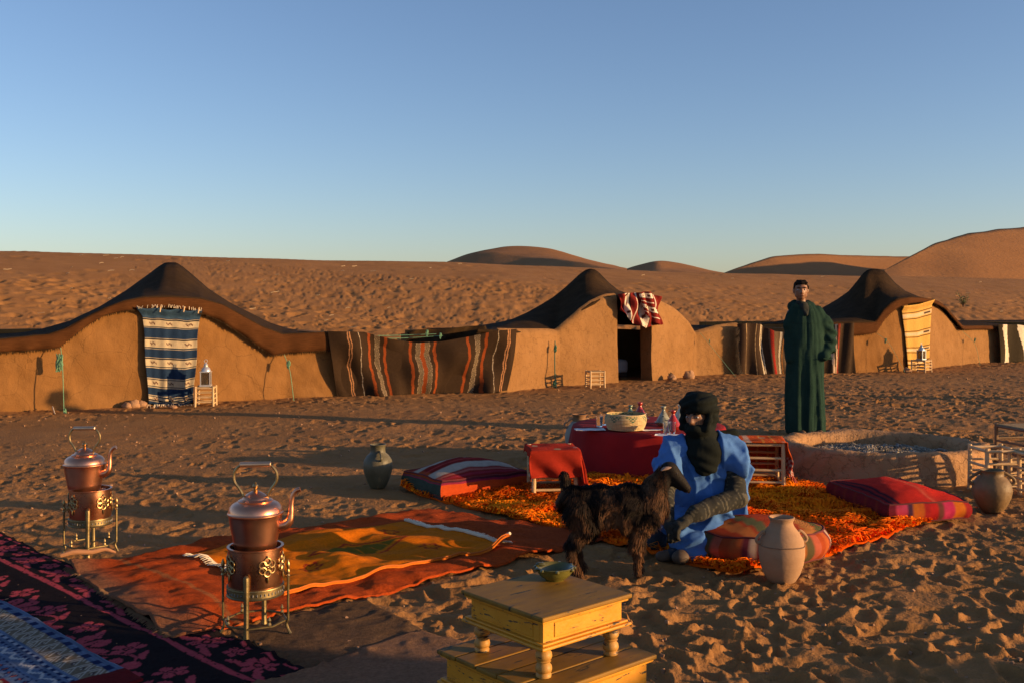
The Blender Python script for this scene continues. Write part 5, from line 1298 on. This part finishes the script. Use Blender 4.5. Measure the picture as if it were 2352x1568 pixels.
PR = [(.02, -.010, .228, .17), (.10, -.010, .226, .17), (.35, -.008, .226, .165), (.60, -.008, .224, .16), (.80, -.004, .222, .155), (.95, .0, .218, .15), (1.10, .0, .212, .145), (1.27, -.002, .208, .135), (1.37, -.006, .186, .12), (1.42, -.015, .145, .10), (1.46, -.03, .100, .085)]
z = .03
while z < 1.46:
    cx_, rx, ry = [float(np.interp(z, [p[0] for p in PR], [p[k] for p in PR])) for k in (1, 2, 3)]
    rb.append(('e', (cx_, .02, z), (rx, ry, .045))); z += .028
rb += [('c', (.12, .02, 1.385), .080, (.265, .03, 1.15), .090), ('c', (.20, .02, 1.27), .095, (.262, .03, 1.12), .090), ('c', (.265, .03, 1.15), .090, (.258, .0, .98), .084), ('c', (.255, .0, .98), .08, (.165, -.10, .89), .055),
       ('c', (-.12, .02, 1.385), .080, (-.19, .03, 1.24), .078), ('c', (-.165, .02, 1.33), .07, (-.192, .04, 1.10), .068), ('c', (-.192, .04, 1.10), .066, (-.185, -.02, .86), .06),
       ('c', (-.13, .10, 1.45), .055, (.08, .10, 1.45), .055), ('e', (-.02, .15, 1.36), (.12, .06, .13)), ('c', (-.14, -.01, 1.45), .034, (-.11, .08, 1.49), .036), ('c', (.06, -.01, 1.45), .034, (.04, .08, 1.49), .036)]
def robe_d(V, N):
    x, y, z = V[:, 0], V[:, 1], V[:, 2]; a = np.arctan2(y-.02, x); t = np.clip(1-(z-.0)/1.1, 0, 1); torso = np.exp(-((np.hypot(x, y)-.0)/.4)**4)
    f = .017*np.sin(a*7+2.6*fbm(a*1.5, z*1.1, 2)+.6)*t**.7+.034*fbm(a*2.6+5, z*.9, 3)*(.4+.6*t)+.024*(.4-np.abs(fbm(a*3.2+9, z*1.7+2, 3)))*(.5+.5*t)
    # crumpled sleeve
    s = sstep(.19, .25, x)*sstep(.84, .9, z)*(1-sstep(1.25, 1.33, z)); f = f+s*(.012*np.sin(z*60+x*25+np.sin(y*30)))
    s2 = np.exp(-((x+.03)/.012)**2)*(y < 0)*sstep(.95, 1.0, z)*(z < 1.42); f = f-.010*s2       # front seam
    V = V+N*f[:, None]; V[:, 2] = np.where(V[:, 2] < .045, .03+.02*np.sin(a*3)+.012*np.sin(a*7), V[:, 2]); return V
to_obj('robe', blob(rb, .0125, 6, .5), M_robe, man, disp=robe_d)
m = MB(); m.tube([(.275-.0, -.055, .87), (.22, -.13, .862), (.13, -.165, .872)], [.006, .008, .006], 6); m.build('pocket_edge', M_robe, man)
sf = [('c', (-.045+.066*math.cos(a), .02+.062*math.sin(a), 1.478+.012*math.sin(a*2)), .026, (-.045+.066*math.cos(a+.55), .02+.062*math.sin(a+.55), 1.478+.012*math.sin(a*2+1.1)), .026) for a in np.arange(0, 6.3, .52)]
sf += [('e', (-.05, -.06, 1.435), (.05, .03, .05)), ('c', (-.09, -.04, 1.46), .02, (-.04, -.095, 1.36), .024), ('c', (.01, -.04, 1.46), .024, (-.04, -.095, 1.36), .022)]
to_obj('scarf', blob(sf, .009, 3, .5), M('dark_scarf', (.012, .016, .014), rough=.95), man)
for sg in (-1, 1):
    m = MB(); m.ball((.10*sg, -.11, .035), (.045, .11, .035), 8); m.build('shoe', M_poleb, man)

# ---- seated man
SM = Vector((1.18, 6.08, 0)); SM.z = gz(SM.x, SM.y)+.02
sit = thing('person', 'seated man in a bright blue tunic, black turban covering his face, dark gloves', 'person', SM)
o3 = lambda x, y, z: Vector((x-1.18, y-6.08, z-.02))
f_ = Vector((-.60, -.78, -.13)).normalized(); u_ = Vector((-.04, -.03, 1)); u_ = (u_-f_*u_.dot(f_)).normalized(); r_v = f_.cross(u_); Rm_ = Matrix((r_v, f_, u_)).transposed()
SH = o3(1.128, 6.03, .822)
body = head_shapes(SH, f_, r_v, u_, .98)
nk = o3(1.15, 6.07, .70)
body += [('c', SH-u_*.05-f_*.02, .05, nk, .055), ('e', o3(1.17, 6.12, .50), (.16, .10, .20)), ('e', o3(1.19, 6.14, .22), (.15, .12, .16)), ('c', o3(1.02, 6.10, .645), .05, o3(1.32, 6.13, .645), .05)]
ARM = [o3(1.33, 6.12, .59), o3(1.350, 5.97, .34), o3(1.07, 5.79, .285), o3(.985, 5.73, .245)]
AR2 = [o3(1.00, 6.08, .62), o3(.92, 5.98, .38), o3(.90, 5.82, .27), o3(.91, 5.75, .235)]
body += [('c', ARM[0], .045, ARM[1], .038), ('c', ARM[1], .037, ARM[2], .028), ('c', ARM[2], .026, ARM[3], .024), ('c', AR2[0], .045, AR2[1], .037), ('c', AR2[1], .036, AR2[2], .028), ('c', AR2[2], .026, AR2[3], .024)]
body += [('c', o3(1.24, 6.12, .13), .085, o3(1.35, 5.93, .13), .055), ('c', o3(1.35, 5.93, .14), .055, o3(1.10, 5.82, .12), .038), ('c', o3(1.10, 5.82, .11), .035, o3(.97, 5.76, .05), .03),
         ('c', o3(1.10, 6.12, .13), .085, o3(.86, 5.95, .13), .058), ('c', o3(.86, 5.95, .11), .05, o3(1.05, 5.88, .07), .038)]
to_obj('body', blob(body, .0085, 4, .5), M_skin, sit)
face_parts(SH, f_, r_v, u_, sit, .98, mouth=False)
hp = lambda a, b, d: SH+(r_v*a+f_*b+u_*d)
M_turb = M('black_turban_cotton', (.007, .009, .008), (.014, .017, .015), nscale=7, rough=.92, spec=.06, bump=(140, .5, .003))
tu = [('e', hp(0, -.018, .070), (.112, .118, .078), Rm_), ('e', hp(0, -.052, -.005), (.106, .085, .115), Rm_), ('e', hp(0, .050, -.066), (.064, .064, .050), Rm_), ('e', hp(0, .018, -.080), (.086, .088, .056), Rm_), ('c', hp(-.078, .02, -.03), .022, hp(.078, .02, -.03), .022), ('e', hp(0, -.01, -.11), (.085, .08, .06), Rm_)]
def ring(cu, rad, radf, tilt, roll, tr, off=0):
    P = []; n = 22
    for k in range(n):
        a = 2*math.pi*k/n; x = rad*math.cos(a); y = radf*math.sin(a)+off; P.append(hp(x, y, cu+x*math.tan(roll)+y*math.tan(tilt)))
    return [('c', P[k], tr, P[(k+1) % n], tr) for k in range(n)]
tu += ring(.060, .098, .100, .22, .10, .022, -.016)+ring(.084, .092, .096, .06, -.22, .022, -.018)+ring(.108, .066, .072, .0, .14, .022, -.022)+ring(.046, .100, .096, .30, -.06, .018, -.028)
tu += [('c', hp(.09, .02, .02), .022, hp(.080, .055, -.06), .024), ('c', hp(-.09, .02, .02), .020, hp(-.078, .055, -.06), .022)]
nb = [('e', nk+Vector((.0, -.015, .0)), (.098, .085, .07)), ('e', nk+Vector((.0, -.02, -.06)), (.120, .09, .07)), ('e', o3(1.165, 5.995, .60), (.104, .055, .110)), ('e', o3(1.165, 5.985, .55), (.082, .042, .085)), ('e', nk+Vector((-.01, -.03, .05)), (.088, .08, .06)), ('c', nk+Vector((.05, .02, -.02)), .05, o3(1.36, 6.13, .695), .036), ('c', nk+Vector((-.07, .0, -.03)), .04, o3(1.08, 6.0, .60), .035)]
def tur_d(V, N):
    q = (V-np.array(SH)); a = q@np.array(r_v); b = q@np.array(f_); c = q@np.array(u_)
    up = sstep(-.12, -.02, c); w_ = np.sin((c*1.0+a*.35-b*.25)*115+3*fbm(a*11, b*11, 2))*.0055*up
    lowr = (1-up)*(.0035*np.sin(c*85+a*a*260-a*12+2.5*fbm(a*6, c*6, 2))+.003*fbm(a*18, c*18, 2)); return V+N*(w_*.8+lowr+.0015*fbm(a*40, c*40, 2))[:, None]
to_obj('turban', blob(tu+nb, .0075, 3, .5), M_turb, sit, disp=tur_d)
M_blue = M('bright_blue_cotton', (.050, .130, .35), (.078, .185, .45), nscale=2.5, rough=.9, spec=.06, bump=(5, .35, .03), bump2=(260, .4, .002))
ro = [('e', o3(1.17, 6.11, .52), (.19, .125, .20)), ('e', o3(1.17, 6.12, .35), (.185, .135, .20)), ('e', o3(1.17, 6.13, .18), (.21, .17, .15)), ('c', o3(1.01, 6.09, .635), .070, o3(1.33, 6.13, .640), .072),
      ('c', o3(1.24, 6.08, .15), .105, o3(1.335, 5.95, .145), .082), ('c', o3(1.335, 5.93, .145), .074, o3(1.08, 5.83, .120), .070), ('e', o3(1.15, 5.98, .16), (.22, .19, .085)),
      ('c', o3(1.10, 6.06, .14), .10, o3(.90, 5.95, .12), .082), ('e', o3(1.06, 5.77, .085), (.085, .045, .10)), ('e', o3(1.10, 5.765, .045), (.060, .03, .06)), ('e', o3(1.00, 5.80, .13), (.09, .05, .07)), ('c', o3(1.0, 6.07, .62), .096, o3(.955, 6.01, .50), .084),
      ('c', o3(.98, 6.07, .60), .045, o3(.885, 6.03, .53), .030), ('c', o3(.885, 6.03, .53), .026, o3(.90, 6.04, .47), .02),
      ('c', o3(1.30, 6.11, .635), .092, o3(1.385, 6.08, .555), .082), ('c', o3(1.28, 6.12, .55), .10, o3(1.33, 6.13, .42), .09), ('c', o3(1.28, 6.05, .62), .080, o3(1.365, 6.02, .525), .070), ('c', o3(1.385, 6.10, .56), .078, o3(1.41, 6.14, .46), .05),
      # the loose right side panel of the tunic, hanging behind the arm
      ('c', o3(1.38, 6.17, .64), .030, o3(1.475, 6.13, .48), .022), ('c', o3(1.475, 6.13, .48), .020, o3(1.44, 6.12, .38), .024), ('c', o3(1.44, 6.12, .38), .026, o3(1.41, 6.07, .18), .022), ('c', o3(1.36, 6.17, .58), .035, o3(1.40, 6.16, .42), .03), ('c', o3(1.38, 6.14, .32), .035, o3(1.38, 6.08, .14), .03)]
def rob_d(V, N):
    x, y, z = V[:, 0], V[:, 1], V[:, 2]
    f = .018*fbm(x*6+3, z*3.2+y*3, 3)+.012*np.sin(x*46+2.2*fbm(x*4, z*4, 2)+z*9)*sstep(.12, .25, z)*(1-sstep(.5, .6, z)) + .009*np.sin((x*.6+z)*60+y*25+3*fbm(x*5, z*5, 2))*(1-sstep(.14, .24, z))+.006*np.sin(x*30+z*50)*sstep(.5, .6, z)
    f = f*.7+.020*(.32-np.abs(fbm(x*4.2+z*2.5+3, z*3.6-y*4, 3)))+.014*(.3-np.abs(fbm(x*8-z*5, z*7+y*8+4, 2)))
    up_ = sstep(.20, .30, z); ph = x*26+z*5+2.6*fbm(x*3+1, z*2.6, 2); ph2 = (z*1.0-x*.55)*34+3.0*fbm(x*4, z*4+y*3, 2)
    f = f+.017*((1-np.abs(np.sin(ph)))**1.7-.35)*up_+.016*((1-np.abs(np.sin(ph2)))**1.7-.35)*(1-up_*.75)
    V = V+N*f[:, None]; V[:, 2] = np.maximum(V[:, 2], -.005); return V
to_obj('tunic', blob(ro, .0085, 4, .5), M_blue, sit, disp=rob_d)
def armpat(poly):
    P = [np.array(p) for p in poly]
    def f(V):
        best = np.full(len(V), 9.); s = np.zeros(len(V)); acc = 0
        for a, b in zip(P, P[1:]):
            d = b-a; L = np.linalg.norm(d); t = np.clip((V-a)@d/L/L, 0, 1); dist = np.linalg.norm(V-(a+t[:, None]*d), axis=1); k = dist < best; best = np.where(k, dist, best); s = np.where(k, acc+t*L, s); acc += L
        col = np.ones((len(V), 3))*np.array((.008, .009, .007)); ph = (s/.14) % 1; ang = np.arctan2(V[:, 2]-.3, V[:, 1]+V[:, 0])
        li = (np.abs(ph-.08) < .035)|(np.abs(ph-.28) < .02); col[li] = (.075, .07, .05)
        dt = (ph > .45) & (ph < .92) & ((np.sin(V[:, 2]*130+V[:, 0]*60)*np.sin(s*150)) > .55); col[dt] = (.06, .056, .038); return col
    return f
M_slv = M('dark_patterned_knit', attr=True, var=.2, nscale=20, rough=.92, bump=(150, .5, .003))
for A_ in (ARM, AR2):
    sl_ = [('c', A_[0]+Vector((0, 0, -.01)), .066, A_[1], .064), ('c', A_[1], .064, A_[2], .050), ('c', A_[2], .050, A_[2].lerp(A_[3], .4), .037)]
    to_obj('sleeve', blob(sl_, .0085, 3, .5), M_slv, sit, colf=armpat(A_), disp=lambda V, N: V+N*(.010*fbm(V[:, 0]*14, V[:, 2]*14+V[:, 1]*9, 3)+.008*(.35-np.abs(fbm(V[:, 0]*12+V[:, 2]*10, V[:, 2]*16-V[:, 1]*9, 2))))[:, None])
M_glv = M('dark_wool_glove', (.014, .014, .011), (.024, .023, .017), nscale=20, rough=.95, bump=(180, .6, .003))
def glove(w0, w1, side):
    d = (w1-w0).normalized(); up = Vector((0, 0, 1)); s = d.cross(up).normalized()*side; up = s.cross(d).normalized()*side
    if up.z < 0: up = -up
    c = w1+d*.035; sh = [('c', w0, .034, w1, .031), ('e', c, (.044, .040, .026)), ('c', w1+s*.018, .026, c+s*.02+d*.012, .020), ('c', w1-s*.018, .026, c-s*.02+d*.012, .020)]
    for k, (o_, L) in enumerate(((-.030, .052), (-.010, .060), (.011, .057), (.030, .046))):
        b = c+s*o_+d*.024+up*.004; j1 = b+d*L*.5-up*.012; j2 = j1+d*L*.28-up*.030; tip = j2-d*.012-up*.024
        sh += [('c', b, .0115, j1, .0108), ('c', j1, .0108, j2, .0100), ('c', j2, .0100, tip, .0090)]
    tb = w1+s*.034-up*.004; sh += [('c', tb, .015, tb+s*.018+d*.034-up*.012, .0115), ('c', tb+s*.018+d*.034-up*.012, .0115, tb+s*.008+d*.062-up*.022, .0095)]
    to_obj('glove', blob(sh, .0052, 2, .5), M_glv, sit)
glove(ARM[2].lerp(ARM[3], .35), ARM[3], 1); glove(AR2[2].lerp(AR2[3], .3), AR2[3], -1)
M_trs = M('dark_blue_trousers', (.010, .018, .034), (.016, .028, .050), rough=.9, bump=(40, .3, .004))
tr_ = [('c', o3(.86, 5.95, .10), .070, o3(1.02, 5.86, .07), .055), ('c', o3(.92, 5.96, .12), .07, o3(.86, 5.93, .11), .068), ('c', o3(1.10, 5.79, .065), .046, o3(1.02, 5.775, .055), .043), ('c', o3(1.02, 5.86, .06), .05, o3(.93, 5.77, .05), .04)]
to_obj('trousers', blob(tr_, .0095, 4, .5), M_trs, sit)
M_shoe = M('brown_leather_shoe', (.060, .038, .024), (.09, .06, .04), rough=.75)
to_obj('shoe', blob([('c', o3(1.00, 5.775, .05), .043, o3(.955, 5.71, .046), .040), ('e', o3(.965, 5.70, .05), (.052, .045, .040))], .008, 3), M_shoe, sit)
to_obj('shoe', blob([('c', o3(.93, 5.78, .045), .038, o3(.86, 5.76, .04), .032)], .008, 3), M_shoe, sit)

# ---- goat
GP = Vector((.0, 5.50, 0)); GP.z = gz(.5, 5.5)
goat = thing('goat', 'small shaggy black goat with brown legs standing before the seated man', 'goat', GP)
g3 = lambda x, y, z: Vector((x, y, z))
gs = [('c', g3(.365, 0, .392), .088, g3(.50, 0, .385), .108), ('c', g3(.50, 0, .385), .108, g3(.66, 0, .380), .118), ('c', g3(.66, 0, .38), .112, g3(.755, 0, .405), .094), ('e', g3(.345, 0, .41), (.075, .085, .075)),
      ('c', g3(.765, 0, .43), .080, g3(.825, -.005, .52), .056), ('c', g3(.825, -.005, .52), .054, g3(.862, -.01, .578), .044),
      ('e', g3(.866, -.012, .582), (.052, .044, .048)), ('c', g3(.878, -.014, .572), .046, g3(.942, -.022, .503), .031), ('c', g3(.942, -.022, .503), .030, g3(.960, -.024, .483), .026), ('c', g3(.868, -.012, .545), .036, g3(.930, -.02, .490), .022), ('c', g3(.845, -.01, .55), .045, g3(.80, -.005, .49), .055),
      ('c', g3(.31, 0, .455), .026, g3(.292, 0, .50), .022), ('c', g3(.292, 0, .50), .024, g3(.288, .0, .545), .020)]
for sg, dx in ((-1, .0), (1, .035)):
    y = .052*sg
    gs += [('c', g3(.36+dx, y, .37), .072, g3(.405+dx, y*1.15, .275), .046), ('c', g3(.405+dx, y*1.15, .275), .040, g3(.318+dx, y*1.2, .180), .024), ('c', g3(.318+dx, y*1.2, .180), .021, g3(.352+dx, y*1.2, .045), .016), ('c', g3(.352+dx, y*1.2, .045), .017, g3(.362+dx, y*1.2, .018), .020)]
    gs += [('c', g3(.735, y*.9, .36), .062, g3(.700, y, .25), .040), ('c', g3(.70, y, .25), .032, g3(.688+dx*.4, y, .155), .023), ('c', g3(.688+dx*.4, y, .155), .0235, g3(.684+dx*.5, y, .045), .0155), ('c', g3(.684+dx*.5, y, .045), .016, g3(.690+dx*.5, y, .018), .019)]
GV, GN, GF = blob(gs, .008, 3, .5)
def goatcol(V):
    z = V[:, 2]; c = np.ones((len(V), 3))*np.array((.010, .008, .007)); k = (1-sstep(.10, .24, z))[:, None]; c = c*(1-k*.7)+np.array((.085, .038, .018))*k*.7
    return c
M_hide = M('goat_hide', attr=True, var=.3, nscale=20, rough=.7, spec=.2)
mesh('body', GV, GF, M_hide, goat, True, col=goatcol(GV))
for sg in (-1, 1):
    e0 = g3(.868, -.012+.036*sg, .602); 
    V = []; nn = 9
    d = Vector((-.30, .55*sg, -.38 if sg > 0 else -.15)).normalized(); 
    if sg < 0: d = Vector((-.62, -.62, .10)).normalized()
    s_ = d.cross(Vector((0, -1, .3))).normalized()
    m = MB(); P = [e0+d*(.085*k/8)+Vector((0, 0, -.018*(k/8)**2)) for k in range(9)]; m.tube(P, [.008, .014, .019, .021, .019, .012, .003], 8, flat=.4); m.build('ear', M('goat_ear', (.05, .03, .02), (.12, .07, .05), rough=.8) if sg > 0 else M('pale_goat_ear', (.16, .10, .075), (.26, .17, .13), rough=.8), goat)
    m = MB(); m.ball(g3(.900, -.014+.037*sg, .568), (.008, .005, .006), 7); m.build('eye', M('goat_eye', (.02, .012, .006), rough=.08), goat)
    m = MB(); m.ball(g3(.981, -.024+.013*sg, .484), (.004, .004, .003), 5); m.build('nostril', M_iris, goat)
for (x, y) in ((.364, -.062), (.399, .062), (.692, -.052), (.710, .052)):
    for q in (-.009, .009): m = MB(); m.tube([g3(x+.004, y+q, 0), g3(x, y+q, .026)], [.0115, .0095], 8); m.build('hoof', M_iris, goat)
def fur():
    r = np.random.RandomState(3); tris = np.array([(f[0], f[1], f[2]) for f in GF]); P = GV[tris]; ar = np.linalg.norm(np.cross(P[:, 1]-P[:, 0], P[:, 2]-P[:, 0]), axis=1)
    N_ = 42000; pick = r.choice(len(tris), N_, p=ar/ar.sum()); w_ = r.dirichlet((1, 1, 1), N_); p = (P[pick]*w_[..., None]).sum(1); n = GN[tris[pick, 0]]
    x, y, z = p.T
    head = sstep(.80, .86, x)*sstep(.42, .47, z); low = 1-sstep(.06, .20, z)
    L = (.036+.028*r.rand(N_))*(1-.93*head)*(1-.55*low)*(.8+.9*(fbm(x*14+2, z*14+y*9, 2)))
    cl = fbm(x*22, z*22+y*15, 2); cl2 = fbm(x*22+40, z*22+y*15, 2)
    d1 = n*.95+np.stack([-.25+.6*cl, .2*cl2, -.30+.5*cl2], -1); d1 /= np.linalg.norm(d1, axis=1)[:, None]
    d2 = n*.25+np.stack([-.18+.75*cl2, -.1+.3*cl, -.9+0*x], -1); d2 /= np.linalg.norm(d2, axis=1)[:, None]
    d2[head > .5] = (n*.2+np.array((.35, 0, -.6)))[head > .5]; d1[head > .5] = (n*.4+np.array((.3, 0, -.5)))[head > .5]
    s = np.cross(d1, d2); s /= (np.linalg.norm(s, axis=1)[:, None]+1e-6); wd = (.0013+.0010*r.rand(N_))*(1-.3*head)
    a = p-n*.003; b = p+d1*(L*.35)[:, None]; c = b+d2*(L*.45)[:, None]; e = c+(d2*.7+d1*.25+np.stack([.4*cl, 0*x, 0*x], -1))*(L*.35)[:, None]
    V = np.stack([a-s*wd[:, None], a+s*wd[:, None], b-s*wd[:, None], b+s*wd[:, None], c-s*wd[:, None]*.8, c+s*wd[:, None]*.8, e], 1).reshape(-1, 3); k = np.arange(N_)[:, None]*7
    Q = np.concatenate([k+np.array([[0, 1, 3, 2]]), k+np.array([[2, 3, 5, 4]]), k+np.array([[4, 5, 6, 6]])], 0)
    tri = k+np.array([[4, 5, 6]]); faces = np.concatenate([k+np.array([[0, 1, 3]]), k+np.array([[0, 3, 2]]), k+np.array([[2, 3, 5]]), k+np.array([[2, 5, 4]]), tri], 0)
    h = np.clip(fbm(x*9+6, z*9+y*6, 2)*1.5+r.randn(N_)*.25+.2, 0, 1)*(1-head*.8)+low*.55; h = np.clip(h, 0, 1)[:, None]
    col = np.array((.012, .008, .006))*(1-h)+np.array((.17, .078, .035))*h; col = np.repeat(col, 7, 0)
    o = mesh('coat', V, faces, M('goat_hair', attr=True, var=.2, nscale=30, rough=.75, spec=.12), goat, True, col=col); o['kind'] = 'stuff'
fur()
